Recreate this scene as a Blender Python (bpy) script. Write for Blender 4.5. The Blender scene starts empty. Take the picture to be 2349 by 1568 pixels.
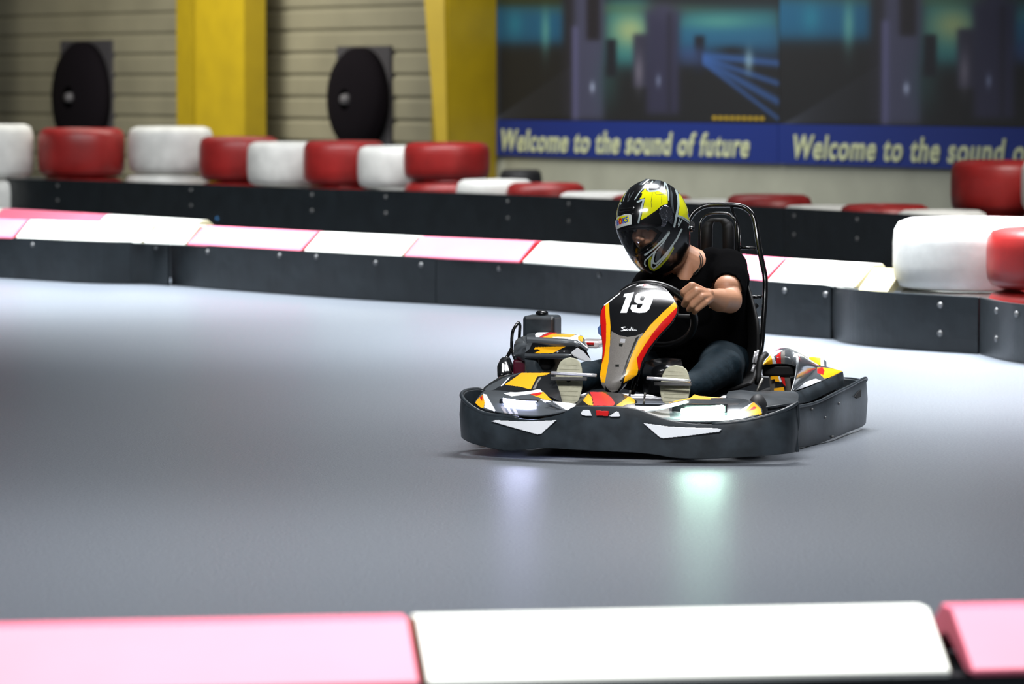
import bpy, bmesh, math, random
import numpy as np
from mathutils import Vector, Matrix
random.seed(7)
C = bpy.context.scene.collection
R = math.radians
# ---------------------------------------------------------------- camera, world, lights, exposure
F = 9500.0; HOR = 180.0; CH = 1.367
PITCH = math.atan((784 - HOR) / F)
cam = bpy.data.cameras.new('camera'); cam_o = bpy.data.objects.new('camera', cam); C.objects.link(cam_o)
cam_o.location = (0, 0, CH); cam_o.rotation_euler = (math.pi/2 - PITCH, 0, 0)
cam.sensor_width = 36; cam.lens = F/2349*36; cam.clip_end = 300
cam.dof.use_dof = True; cam.dof.focus_distance = 15.3; cam.dof.aperture_fstop = 4.4
bpy.context.scene.camera = cam_o
sc = bpy.context.scene
sc.view_settings.view_transform = 'Standard'; sc.view_settings.look = 'None'
sc.view_settings.gamma = 1; sc.view_settings.use_curve_mapping = False
sc.view_settings.exposure = 0.0
w = bpy.data.worlds.new('hall_ambience'); sc.world = w; w.use_nodes = True
bg = w.node_tree.nodes['Background']; bg.inputs[0].default_value = (.80, .90, 1.0, 1); bg.inputs[1].default_value = 0.065

def area(name, loc, size, size_y, power, col=(1, 1, 1), rot=(0, 0, 0), spread=180):
    l = bpy.data.lights.new(name, 'AREA'); l.shape = 'RECTANGLE'; l.size = size; l.size_y = size_y
    l.energy = power; l.color = col; l.spread = R(spread)
    o = bpy.data.objects.new(name, l); C.objects.link(o); o.location = loc; o.rotation_euler = rot
    return o
def spot(name, loc, target, power, angle, blend=1.0, col=(1, 1, 1), size=.35):
    l = bpy.data.lights.new(name, 'SPOT'); l.energy = power; l.spot_size = R(angle); l.spot_blend = blend
    l.color = col; l.shadow_soft_size = size
    o = bpy.data.objects.new(name, l); C.objects.link(o); o.location = loc
    o.rotation_euler = (Vector(target) - Vector(loc)).to_track_quat('-Z', 'Y').to_euler()
    return o
area('ceiling_lamp_far', (-3.6, 26.6, 4.6), 8.0, 5.0, 1220, (.90, .95, 1.0), (0, 0, 0), 100)
area('ceiling_lamp_far', (2.6, 21.5, 4.6), 4.2, 1.6, 1050, (.90, .95, 1.0), (0, 0, 0), 100)
area('ceiling_lamp_side', (3.4, 17.2, 4.4), 2.4, 2.4, 200, (.93, .96, 1.0), (0, 0, 0), 90)
area('ceiling_lamp_kart', (0.9, 17.0, 4.2), 1.6, 1.0, 150, (.98, .98, 1.0), (0, 0, 0), 110)
area('ceiling_lamp_front', (-0.4, 10.8, 3.9), 3.0, .7, 150, (.98, .98, 1.0), (R(28), 0, 0), 100)
area('ceiling_lamp_near', (0.2, 8.0, 4.2), 5.0, 1.4, 235, (.95, .97, 1.0), (0, 0, 0), 100)
area('ceiling_lamp_back', (-2.5, 34.0, 5.2), 9.0, 1.0, 430, (.96, .98, 1.0), (R(25), 0, 0), 130)
area('ceiling_lamp_back', (4.6, 26.6, 5.0), 3.0, 1.0, 170, (1.0, .97, .92), (R(28), 0, 0), 110)
area('ceiling_lamp_wall', (-1.5, 41.5, 5.2), 8.0, 1.0, 650, (1.0, .97, .88), (R(38), 0, 0), 160)
area('ceiling_lamp_wall', (-7.0, 48.5, 5.2), 6.0, 1.0, 820, (1.0, .97, .88), (R(35), 0, 0), 160)

# ---------------------------------------------------------------- projection helpers
FW = Vector((0, math.cos(PITCH), -math.sin(PITCH))); UP = Vector((0, math.sin(PITCH), math.cos(PITCH)))
CAM = Vector((0, 0, CH))
def ray(px, py): return Vector((1, 0, 0))*((px-1174.5)/F) + UP*((784-py)/F) + FW
def G(px, py, z=0.0):
    r = ray(px, py); t = (z-CH)/r.z; return CAM + r*t
def D(px, py, d):
    r = ray(px, py); return CAM + r*(d/r.y)
KO = Vector((.335, 14.8, 0)); TH = R(14)
KX_ = Vector((math.cos(TH), -math.sin(TH), 0)); KY_ = Vector((math.sin(TH), math.cos(TH), 0))
def toK(p):
    q = p-KO; return Vector((q.dot(KX_), q.dot(KY_), q.z))
def fromK(p): return KO + KX_*p[0] + KY_*p[1] + Vector((0, 0, p[2]))
def K(px, py, yl):                                   # point of the kart plane y = yl
    r = ray(px, py); t = (yl - (CAM-KO).dot(KY_))/r.dot(KY_); return toK(CAM + r*t)
def KXP(px, py, xl):
    r = ray(px, py); t = (xl - (CAM-KO).dot(KX_))/r.dot(KX_); return toK(CAM + r*t)
def projW(P):                                        # numpy (n,3) world -> (n,2) px
    P = np.asarray(P) - np.array(CAM); z = P @ np.array(FW)
    return np.stack([1174.5 + F*P[:, 0]/z, 784 - F*(P @ np.array(UP))/z], 1)
def projK(P):
    P = np.asarray(P); M = np.array([KX_, KY_, (0, 0, 1)])
    return projW(P @ M + np.array(KO))
def inpoly(pts, poly):
    x, y = pts[:, 0], pts[:, 1]; ins = np.zeros(len(pts), bool); n = len(poly)
    for i in range(n):
        x1, y1 = poly[i]; x2, y2 = poly[(i+1) % n]
        if y1 == y2: continue
        c = ((y1 > y) != (y2 > y)) & (x < (x2-x1)*(y-y1)/(y2-y1) + x1); ins ^= c
    return ins
def instroke(pts, line, wd):
    m = np.zeros(len(pts), bool)
    for a, b in zip(line[:-1], line[1:]):
        a = np.array(a, float); b = np.array(b, float); d = b-a
        t = np.clip(((pts-a) @ d)/max(d @ d, 1e-9), 0, 1); q = a + t[:, None]*d
        m |= np.hypot(*(pts-q).T) < wd/2
    return m
def Z(poly, ox, oy, s): return [(ox + x/s, oy + y/s) for x, y in poly]

# ---------------------------------------------------------------- materials
def lin(c):
    return tuple(((v/255)/12.92 if v/255 <= .04045 else ((v/255+.055)/1.055)**2.4) for v in c)
MATS = {}
def mat(name, rgb, rough=.5, metal=0., coat=0., emit=None, es=0., noise=None, bump=None, alpha=1, spec=.5, srgb=True):
    if name in MATS: return MATS[name]
    m = bpy.data.materials.new(name); m.use_nodes = True; nt = m.node_tree; b = nt.nodes['Principled BSDF']
    c = lin(rgb) if srgb else rgb
    b.inputs['Base Color'].default_value = (*c, 1); b.inputs['Roughness'].default_value = rough
    b.inputs['Metallic'].default_value = metal; b.inputs['Coat Weight'].default_value = coat
    b.inputs['Coat Roughness'].default_value = .08; b.inputs['Specular IOR Level'].default_value = spec
    if emit: b.inputs['Emission Color'].default_value = (*emit, 1); b.inputs['Emission Strength'].default_value = es
    tc = nt.nodes.new('ShaderNodeTexCoord')
    if noise:                                        # (scale, amount)
        n = nt.nodes.new('ShaderNodeTexNoise'); n.inputs['Scale'].default_value = noise[0]; n.inputs['Detail'].default_value = 6
        nt.links.new(tc.outputs['Object'], n.inputs['Vector'])
        r = nt.nodes.new('ShaderNodeMapRange'); r.inputs[1].default_value = .3; r.inputs[2].default_value = .7
        r.inputs[3].default_value = 1-noise[1]; r.inputs[4].default_value = 1+noise[1]
        nt.links.new(n.outputs[0], r.inputs[0])
        v = nt.nodes.new('ShaderNodeVectorMath'); v.operation = 'SCALE'; v.inputs[0].default_value = c
        nt.links.new(r.outputs[0], v.inputs['Scale']); nt.links.new(v.outputs[0], b.inputs['Base Color'])
    if bump:                                         # (scale, strength, distance)
        n = nt.nodes.new('ShaderNodeTexNoise'); n.inputs['Scale'].default_value = bump[0]; n.inputs['Detail'].default_value = 3
        nt.links.new(tc.outputs['Object'], n.inputs['Vector'])
        bp = nt.nodes.new('ShaderNodeBump'); bp.inputs['Strength'].default_value = bump[1]; bp.inputs['Distance'].default_value = bump[2]
        nt.links.new(n.outputs[0], bp.inputs['Height']); nt.links.new(bp.outputs[0], b.inputs['Normal'])
    MATS[name] = m; return m
M_asph = mat('asphalt', (100, 105, 112), .37, noise=(110, .34), bump=(160, .35, .004))
M_belt = mat('black_belt', (21, 26, 29), .33, noise=(6, .3), bump=(9, .25, .01))
M_bolt = mat('bolt_steel', (112, 112, 112), .5, .6)
M_bluespot = mat('blue_spot', (60, 130, 190), .4)  # lone blue spot on the back belt, given the shape of a bolt
M_white = mat('white_plastic', (232, 232, 222), .5, noise=(3, .05))
M_cream = mat('cream_plastic', (172, 162, 126), .55, noise=(3, .05))
M_pink = mat('pink_plastic', (224, 112, 134), .5, noise=(3, .08))
M_pinkshade = mat('pink_plastic_shade', (205, 45, 60), .5)  # shaded tone of the pink plastic, painted on the wedge ends
M_twhite = mat('white_tyre_paint', (215, 215, 210), .5, noise=(7, .12), bump=(30, .2, .004))
M_tred = mat('red_tyre_paint', (142, 30, 28), .42, noise=(5, .2), bump=(30, .2, .004))
M_tyre = mat('tyre_rubber', (24, 24, 26), .6, noise=(20, .2))
M_plast = mat('black_bumper_plastic', (40, 47, 52), .36, noise=(14, .45), bump=(60, .12, .003))
M_gloss = mat('gloss_black', (15, 16, 18), .22, coat=.3)
M_matte = mat('matte_black', (13, 13, 14), .6, spec=.3)
M_tube = mat('black_tube', (7, 7, 8), .16, coat=.3)
M_fair = mat('grey_graphite_gloss', (92, 97, 101), .2, .2, coat=.7)
M_grey = mat('panel_grey', (112, 108, 102), .45, noise=(200, .12))
M_yel = mat('decal_yellow', (250, 178, 8), .3, coat=.3)
M_red = mat('decal_red', (205, 14, 12), .3, coat=.3)
M_wht = mat('decal_white', (240, 243, 246), .35, coat=.2)
M_silver = mat('chrome', (225, 225, 228), .25, .55)
M_metal = mat('engine_metal', (120, 118, 112), .4, .6, noise=(30, .2))
M_hyel = mat('helmet_yellow', (222, 222, 8), .15, coat=.8)
M_hgrey = mat('helmet_silver_line', (165, 180, 180), .25, coat=.6)
M_hblk = mat('helmet_black', (9, 9, 10), .22, coat=.35)
M_hsmoke = mat('helmet_smoke', (70, 76, 80), .2, coat=.6)
M_hol = mat('helmet_olive', (140, 150, 30), .25, coat=.6)
M_line = mat('print_line_black', (20, 22, 18), .3)
M_blue = mat('sticker_blue', (25, 60, 170), .4)
M_skin = mat('skin', (180, 130, 100), .5, noise=(25, .06))
M_shirt = mat('black_cotton', (8, 8, 9), 1.0, bump=(25, .25, .01), spec=.02)
M_jean = mat('dark_denim', (17, 34, 43), .8, noise=(60, .2), bump=(25, .5, .01), spec=.2)
M_sole = mat('shoe_sole', (172, 170, 145), .6, noise=(50, .12))
M_hair = mat('dark_hair', (14, 10, 8), .6)
M_maroon = mat('maroon_plastic', (80, 10, 35), .35)
M_pblue = mat('pale_blue_plastic', (110, 140, 200), .4)
M_siding = mat('corrugated_metal', (116, 112, 94), .5, noise=(1.2, .12))
M_plaster = mat('wall_plaster', (146, 148, 136), .8, noise=(2.5, .08))
M_ycol = mat('yellow_column_paint', (146, 124, 6), .5, noise=(3, .08))
M_fan = mat('fan_black', (14, 11, 15), .9, spec=.05)
M_bblue = mat('banner_blue', (6, 34, 108), .6)
M_btext = mat('banner_lettering', (176, 182, 146), .6)
M_btyel = mat('banner_small_print', (150, 125, 30), .6)
M_lampL = mat('headlight_left_led', (255, 255, 255), .3, emit=(.62, .66, 1.0), es=50)
M_lampR = mat('headlight_right_led', (255, 255, 255), .3, emit=(.62, 1.0, .80), es=50)
def visor_mat():
    m = bpy.data.materials.new('smoked_visor'); m.use_nodes = True; nt = m.node_tree; nt.nodes.clear()
    o = nt.nodes.new('ShaderNodeOutputMaterial'); mx = nt.nodes.new('ShaderNodeMixShader')
    t = nt.nodes.new('ShaderNodeBsdfTransparent'); t.inputs[0].default_value = (.95, .95, .96, 1)
    g = nt.nodes.new('ShaderNodeBsdfGlossy'); g.inputs['Roughness'].default_value = .04
    f = nt.nodes.new('ShaderNodeFresnel'); f.inputs[0].default_value = 1.45
    nt.links.new(f.outputs[0], mx.inputs[0]); nt.links.new(t.outputs[0], mx.inputs[1]); nt.links.new(g.outputs[0], mx.inputs[2])
    nt.links.new(mx.outputs[0], o.inputs[0]); return m
M_visor = visor_mat()

# ---------------------------------------------------------------- object helpers
def tag(o, label=None, cat=None, group=None, kind=None):
    if label: o['label'] = label
    if cat: o['category'] = cat
    if group: o['group'] = group
    if kind: o['kind'] = kind
    return o
def empty(name, loc=(0, 0, 0), rz=0, label=None, cat=None, group=None):
    o = bpy.data.objects.new(name, None); C.objects.link(o); o.location = loc; o.rotation_euler = (0, 0, rz)
    o.empty_display_size = .1
    return tag(o, label, cat, group)
def mk(name, V, Fc, mats, parent=None, idx=None, smooth=True, loc=None):
    me = bpy.data.meshes.new(name); me.from_pydata([tuple(v) for v in V], [], [tuple(f) for f in Fc])
    if not isinstance(mats, (list, tuple)): mats = [mats]
    for m in mats: me.materials.append(m)
    if idx is not None: me.polygons.foreach_set('material_index', np.asarray(idx, dtype=np.int32))
    if smooth: me.polygons.foreach_set('use_smooth', np.ones(len(me.polygons), bool))
    me.update(); o = bpy.data.objects.new(name, me); C.objects.link(o)
    if parent: o.parent = parent
    if loc is not None: o.location = loc
    return o
def bevel(o, wd, seg=2, ang=30):
    b = o.modifiers.new('bevel', 'BEVEL'); b.width = wd; b.segments = seg; b.limit_method = 'ANGLE'; b.angle_limit = R(ang); return o
def solid(o, t, off=-1):
    s = o.modifiers.new('solidify', 'SOLIDIFY'); s.thickness = t; s.offset = off; return o
def box_vf(c, s, rot=None):
    V = []
    for z in (-1, 1):
        for x, y in ((-1, -1), (1, -1), (1, 1), (-1, 1)):
            v = Vector((x*s[0]/2, y*s[1]/2, z*s[2]/2))
            if rot is not None: v = rot @ v
            V.append(v + Vector(c))
    Fc = [(3, 2, 1, 0), (4, 5, 6, 7), (0, 1, 5, 4), (1, 2, 6, 5), (2, 3, 7, 6), (3, 0, 4, 7)]
    return V, Fc
def box(name, c, s, m, parent=None, rot=None, bv=.0):
    V, Fc = box_vf(c, s, rot); o = mk(name, V, Fc, m, parent, smooth=False)
    if bv: bevel(o, bv, 3)
    return o
def prism(name, poly_front, poly_back, m, parent=None, smooth=False, bv=0):   # two loops of 3-D points
    n = len(poly_front); V = list(poly_front)+list(poly_back)
    Fc = [tuple(range(n)), tuple(range(2*n-1, n-1, -1))] + [(i, i+n, (i+1) % n+n, (i+1) % n) for i in range(n)]
    o = mk(name, V, Fc, m, parent, smooth=smooth)
    bm = bmesh.new(); bm.from_mesh(o.data); bmesh.ops.recalc_face_normals(bm, faces=bm.faces); bm.to_mesh(o.data); bm.free()
    if bv: bevel(o, bv, 2)
    return o
def crom(P, n, closed=False):
    P = [np.array(p, float) for p in P]; out = []; m = len(P)
    segs = m if closed else m-1
    for i in range(segs):
        if closed: a, b, c, d = P[(i-1) % m], P[i], P[(i+1) % m], P[(i+2) % m]
        else: a, b, c, d = P[max(i-1, 0)], P[i], P[i+1], P[min(i+2, m-1)]
        for k in range(n):
            t = k/n; out.append(.5*((2*b)+(-a+c)*t+(2*a-5*b+4*c-d)*t*t+(-a+3*b-3*c+d)*t**3))
    if not closed: out.append(P[-1])
    return out
def tube_vf(P, r, n=12, closed=False):
    P = [Vector(p) for p in P]; V = []; Fc = []; m = len(P)
    up = Vector((.123, .31, .94)).normalized(); prev = None
    for i, p in enumerate(P):
        a = P[i-1] if (i > 0 or closed) else p; b = P[(i+1) % m] if (i < m-1 or closed) else p
        t = (b-a).normalized()
        if prev is None: s = t.cross(up).normalized()
        else: s = (prev - t*prev.dot(t)).normalized()
        prev = s; q = t.cross(s); rr = r[i] if hasattr(r, '__len__') else r
        for k in range(n):
            an = 2*math.pi*k/n; V.append(p + s*math.cos(an)*rr + q*math.sin(an)*rr)
    for i in range(m if closed else m-1):
        j = (i+1) % m
        for k in range(n):
            Fc.append((i*n+k, i*n+(k+1) % n, j*n+(k+1) % n, j*n+k))
    if not closed:
        Fc.append(tuple(range(n-1, -1, -1))); Fc.append(tuple((m-1)*n+k for k in range(n)))
    return V, Fc
def tube(name, P, r, m, parent=None, sm=6, closed=False, n=12):
    Q = crom(P, sm, closed) if sm else P
    V, Fc = tube_vf(Q, r, n, closed); return mk(name, V, Fc, m, parent)
def lathe_vf(prof, n=48, axis='z', c=(0, 0, 0), closed=True):
    V = []; Fc = []; m = len(prof)
    for k in range(n):
        a = 2*math.pi*k/n
        for r, h in prof:
            p = (r*math.cos(a), r*math.sin(a), h) if axis == 'z' else ((h, r*math.cos(a), r*math.sin(a)) if axis == 'x' else (r*math.cos(a), h, r*math.sin(a)))
            V.append(Vector(p)+Vector(c))
    for k in range(n):
        k2 = (k+1) % n
        for i in range(m if closed else m-1):
            j = (i+1) % m; Fc.append((k*m+i, k2*m+i, k2*m+j, k*m+j))
    return V, Fc
def fix(o):
    bm = bmesh.new(); bm.from_mesh(o.data); bmesh.ops.recalc_face_normals(bm, faces=bm.faces); bm.to_mesh(o.data); bm.free(); return o
def paint(o, specs, project=projK, cull=None):
    """specs: (material, poly) or (material, line, width); later ones win"""
    me = o.data; n = len(me.polygons); c = np.zeros(n*3); me.polygons.foreach_get('center', c); c = c.reshape(-1, 3)
    px = project(c); idx = np.zeros(n, np.int32); me.polygons.foreach_get('material_index', idx)
    names = [m.name for m in me.materials]
    for s in specs:
        if s[0].name not in names: me.materials.append(s[0]); names.append(s[0].name)
        mask = inpoly(px, s[1]) if len(s) == 2 else instroke(px, s[1], s[2])
        if cull is not None: mask &= cull
        idx[mask] = names.index(s[0].name)
    me.polygons.foreach_set('material_index', idx); me.update()
def delfaces(o, mask):
    bm = bmesh.new(); bm.from_mesh(o.data); bm.faces.ensure_lookup_table()
    bmesh.ops.delete(bm, geom=[f for f, k in zip(bm.faces[:], mask) if k], context='FACES'); bm.to_mesh(o.data); bm.free()
def surf(name, rows, m, parent, nu=60, nv=10, thick=.006, lin_v=False):
    """rows of kart points (same count); smooth along u, v"""
    cols = []
    RR = [crom(r, max(1, nu//(len(r)-1))) for r in rows]; L = len(RR[0]); V = []
    for i in range(L):
        col = [rr[i] for rr in RR]
        if lin_v:
            q = []
            for a, b in zip(col[:-1], col[1:]):
                q += [a+(b-a)*k/nv for k in range(nv)]
            q.append(col[-1])
        else: q = crom(col, nv)
        cols.append(q)
    H = len(cols[0]); V = [p for c in cols for p in c]; Fc = []
    for i in range(L-1):
        for j in range(H-1): Fc.append((i*H+j, (i+1)*H+j, (i+1)*H+j+1, i*H+j+1))
    o = mk(name, V, Fc, m, parent); 
    if thick: solid(o, thick, 0)
    return o
def hullcap(bm, a, ra, b, rb, sub=3):
    t = bmesh.new()
    for p, r in ((a, ra), (b, rb)):
        ret = bmesh.ops.create_icosphere(t, subdivisions=sub, radius=r, matrix=Matrix.Translation(Vector(p)))
    if (Vector(a)-Vector(b)).length > 1e-5:
        r = bmesh.ops.convex_hull(t, input=t.verts)
        geom = list(set([g for g in r['geom_interior']+r['geom_unused'] if isinstance(g, bmesh.types.BMVert)]))
        bmesh.ops.delete(t, geom=geom, context='VERTS')
    else:
        bmesh.ops.delete(t, geom=t.verts[len(t.verts)//2:], context='VERTS')
    me = bpy.data.meshes.new('tmp'); t.to_mesh(me); t.free(); bm.from_mesh(me); bpy.data.meshes.remove(me)
def ellip(bm, c, r, M3=None, sub=4):
    t = bmesh.new(); bmesh.ops.create_icosphere(t, subdivisions=sub, radius=1)
    for v in t.verts:
        q = Vector((v.co.x*r[0], v.co.y*r[1], v.co.z*r[2]))
        if M3 is not None: q = M3 @ q
        v.co = q + Vector(c)
    me = bpy.data.meshes.new('tmp'); t.to_mesh(me); t.free(); bm.from_mesh(me); bpy.data.meshes.remove(me)
def blob(name, caps, ells, m, parent, voxel=.006, smooth=4):
    bm = bmesh.new()
    for a, ra, b, rb in caps: hullcap(bm, a, ra, b, rb)
    for e in ells: ellip(bm, *e)
    me = bpy.data.meshes.new('tmp'); bm.to_mesh(me); bm.free()
    t = bpy.data.objects.new('tmp', me); C.objects.link(t)
    r = t.modifiers.new('r', 'REMESH'); r.mode = 'VOXEL'; r.voxel_size = voxel; r.use_smooth_shade = True
    s = t.modifiers.new('s', 'SMOOTH'); s.factor = .5; s.iterations = smooth
    dg = bpy.context.evaluated_depsgraph_get(); dg.update()
    nm = bpy.data.meshes.new_from_object(t.evaluated_get(dg)); nm.name = name
    bpy.data.objects.remove(t); bpy.data.meshes.remove(me)
    nm.materials.clear(); nm.materials.append(m)
    nm.polygons.foreach_set('use_smooth', np.ones(len(nm.polygons), bool))
    o = bpy.data.objects.new(name, nm); C.objects.link(o); o.parent = parent
    return o
def centers(o):
    n = len(o.data.polygons); c = np.zeros(n*3); o.data.polygons.foreach_get('center', c); return c.reshape(-1, 3)
def normals(o):
    n = len(o.data.polygons); c = np.zeros(n*3); o.data.polygons.foreach_get('normal', c); return c.reshape(-1, 3)

# ================================================================ SETTING
fl = mk('floor', [(-30, -2, 0), (30, -2, 0), (30, 75, 0), (-30, 75, 0)], [(0, 1, 2, 3)], M_asph, smooth=False); tag(fl, kind='structure')
# back wall runs obliquely: near on the right, far on the left
W0 = Vector((-.22, 47.5, 0)); WD = Vector((.542, -.84, 0)).normalized(); WN = Vector((WD.y, -WD.x, 0))
if WN.y > 0: WN = -WN
def wall_t(px):
    k = (px-1174.5)/F
    return (k*W0.y - W0.x)/(WD.x - k*WD.y)
def WP(px, py, off=0.0):                             # point of the wall plane (off metres in front)
    o = W0 + WN*off; r = ray(px, py); t = (o-CAM).dot(WN)/r.dot(WN); return CAM + r*t
def wquad(name, t0, t1, z0, z1, off, m, parent=None, th=.1):
    a = W0+WD*t0+WN*off; b = W0+WD*t1+WN*off; back = -WN*th
    lo = [a+Vector((0, 0, z0)), b+Vector((0, 0, z0)), b+Vector((0, 0, z1)), a+Vector((0, 0, z1))]
    return prism(name, lo, [p+back for p in lo], m, parent)
tcol = wall_t(1015)
# corrugated sheet wall (left part)
ts = wall_t(-250); te = wall_t(1060)
V = []; Fc = []; nz = 0; z = 0.0; prof = []
while z < 3.6:
    prof += [(z, .0), (z+.035, -.035), (z+.075, -.035), (z+.10, .0)]; z += .27
for k, (zz, of) in enumerate(prof):
    for t in (ts, te): V.append(W0+WD*t+WN*of+Vector((0, 0, zz)))
for k in range(len(prof)-1): Fc.append((2*k, 2*k+1, 2*k+3, 2*k+2))
wl = mk('wall_left', V, Fc, M_siding, smooth=False); solid(wl, .05, 0); tag(wl, kind='structure')
wr = wquad('wall_back', te, wall_t(2900), 0, 3.6, 0, M_plaster); tag(wr, kind='structure')

# ---- yellow columns
def column(name, pts, z1, label):                    # pts: (px, offset in front of wall) footprint, front loop
    e = empty(name, (WP(pts[0][0], 475, pts[0][1]).x, WP(pts[0][0], 475, pts[0][1]).y, 0), 0, label, 'column', 'yellow wall columns')
    return e
def ywedge(parent, name, t0, t1, o0, o1, z1):        # box between wall parameters and offsets
    base = [W0+WD*t0+WN*o0, W0+WD*t1+WN*o0, W0+WD*t1+WN*o1, W0+WD*t0+WN*o1]
    L = Vector(parent.location)
    return prism(name, [p-L for p in base], [p-L+Vector((0, 0, z1)) for p in base], M_ycol, parent)
def ibeam(pxl, pxr, label, depth, fl_t):
    # two flanges and a web: flanges parallel to the wall, web perpendicular
    t0 = wall_t(pxl); t1 = wall_t(pxr); Lc = W0+WD*((t0+t1)/2)
    e = empty('steel_column', (Lc.x, Lc.y, 0), 0, label, 'column', 'yellow wall columns')
    return e, t0, t1
e1, a0, a1 = ibeam(415, 520, 'yellow steel column between the two panels of ribbed wall with round black fans', .5, .05)
e2, a0, a1 = ibeam(975, 1100, 'yellow steel column beside the left edge of the printed banner', .5, .05)
def ycorner(parent, name, A, B, z1, th=.05):         # a plate between two ground points
    L = Vector(parent.location); n = Vector((B-A)).cross(Vector((0, 0, 1))).normalized()*th
    return prism(name, [A-L, B-L, B-L+Vector((0, 0, z1)), A-L+Vector((0, 0, z1))], [p+n for p in (A-L, B-L, B-L+Vector((0, 0, z1)), A-L+Vector((0, 0, z1)))], M_ycol, parent)
def at(px, d):
    return Vector(((px-1174.5)/F*d, d, 0))
ycorner(e2, 'flange', at(1000, 47.3), at(1020, 46.4), 3.6)
ycorner(e2, 'web', at(1020, 46.4), at(1130, 47.3), 3.6)
ycorner(e1, 'flange', at(415, 53.3), at(450, 52.8), 3.6)
ycorner(e1, 'flange', at(450, 52.2), at(562, 51.1), 3.6, -.3)
ycorner(e1, 'web', at(563, 51.2), at(581, 51.95), 3.6)
ycorner(e1, 'flange', at(583, 51.7), at(610, 51.3), 3.6)
# sloped gusset of the second column (narrow bright plate, wider at the top)
L = Vector(e2.location)
g = [D(970, -40, 46.3)-L, D(1018, -40, 46.3)-L, D(1026, 330, 46.3)-L, D(1000, 330, 46.3)-L]
prism('gusset', g, [p+Vector((0, .06, 0)) for p in g], M_ycol, e2)
e0 = empty('steel_column', (at(-20, 57).x, 57, 0), 0, 'dark yellow edge of the steel column at the far left edge', 'column', 'yellow wall columns')
box('flange', (-.1, 0, 1.8), (.36, .2, 3.6), M_ycol, e0)

# ---- fans on the ribbed wall
def fan(px0, px1, py0, py1, label):
    t0 = wall_t(px0); t1 = wall_t(px1); c = W0+WD*((t0+t1)/2); wv = t1-t0
    zt = WP((px0+px1)/2, py0).z; zb = zt-wv*1.02
    e = empty('wall_fan', (c.x, c.y, zb), 0, label, 'fan', 'round black wall fans')
    L = Vector(e.location); zc = (zt+zb)/2
    pl = wquad('mounting_plate', t0, t1, zb, zt, .06, mat('fan_plate_grey', (44, 42, 46), .8), None, .05); pl.parent = e; pl.location = -L
    V = []; n = 48; r = wv*.5
    prof = [(r*.2, .32), (r*.55, .30), (r*.9, .24), (r, .16), (r, .06), (0.001, .06)]
    V, Fc = lathe_vf(prof, n, 'y', (0, 0, 0), False)
    ang = math.atan2(WD.y, WD.x); Mz = Matrix.Rotation(ang, 3, 'Z')
    V = [Mz @ Vector((v.x, -v.y, v.z)) + (c-L) + Vector((0, 0, zc)) for v in V]
    fix(mk('shroud', V, Fc, M_fan, e))
    hub = [Mz @ Vector((v.x, -v.y, v.z)) + (c-L) + Vector((0, 0, zc)) for v in lathe_vf([(.001, .36), (.05, .36), (.07, .30), (.07, .28)], 20, 'y', (0, 0, 0), False)[0]]
    fix(mk('hub', hub, lathe_vf([(.001, .36), (.05, .36), (.07, .30), (.07, .28)], 20, 'y', (0, 0, 0), False)[1], mat('hub_grey', (70, 68, 72), .6), e))
fan(150, 266, 93, 300, 'round black fan on the ribbed wall left of the first yellow column')
fan(783, 905, 106, 320, 'round black fan on the ribbed wall between the two yellow columns')

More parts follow.
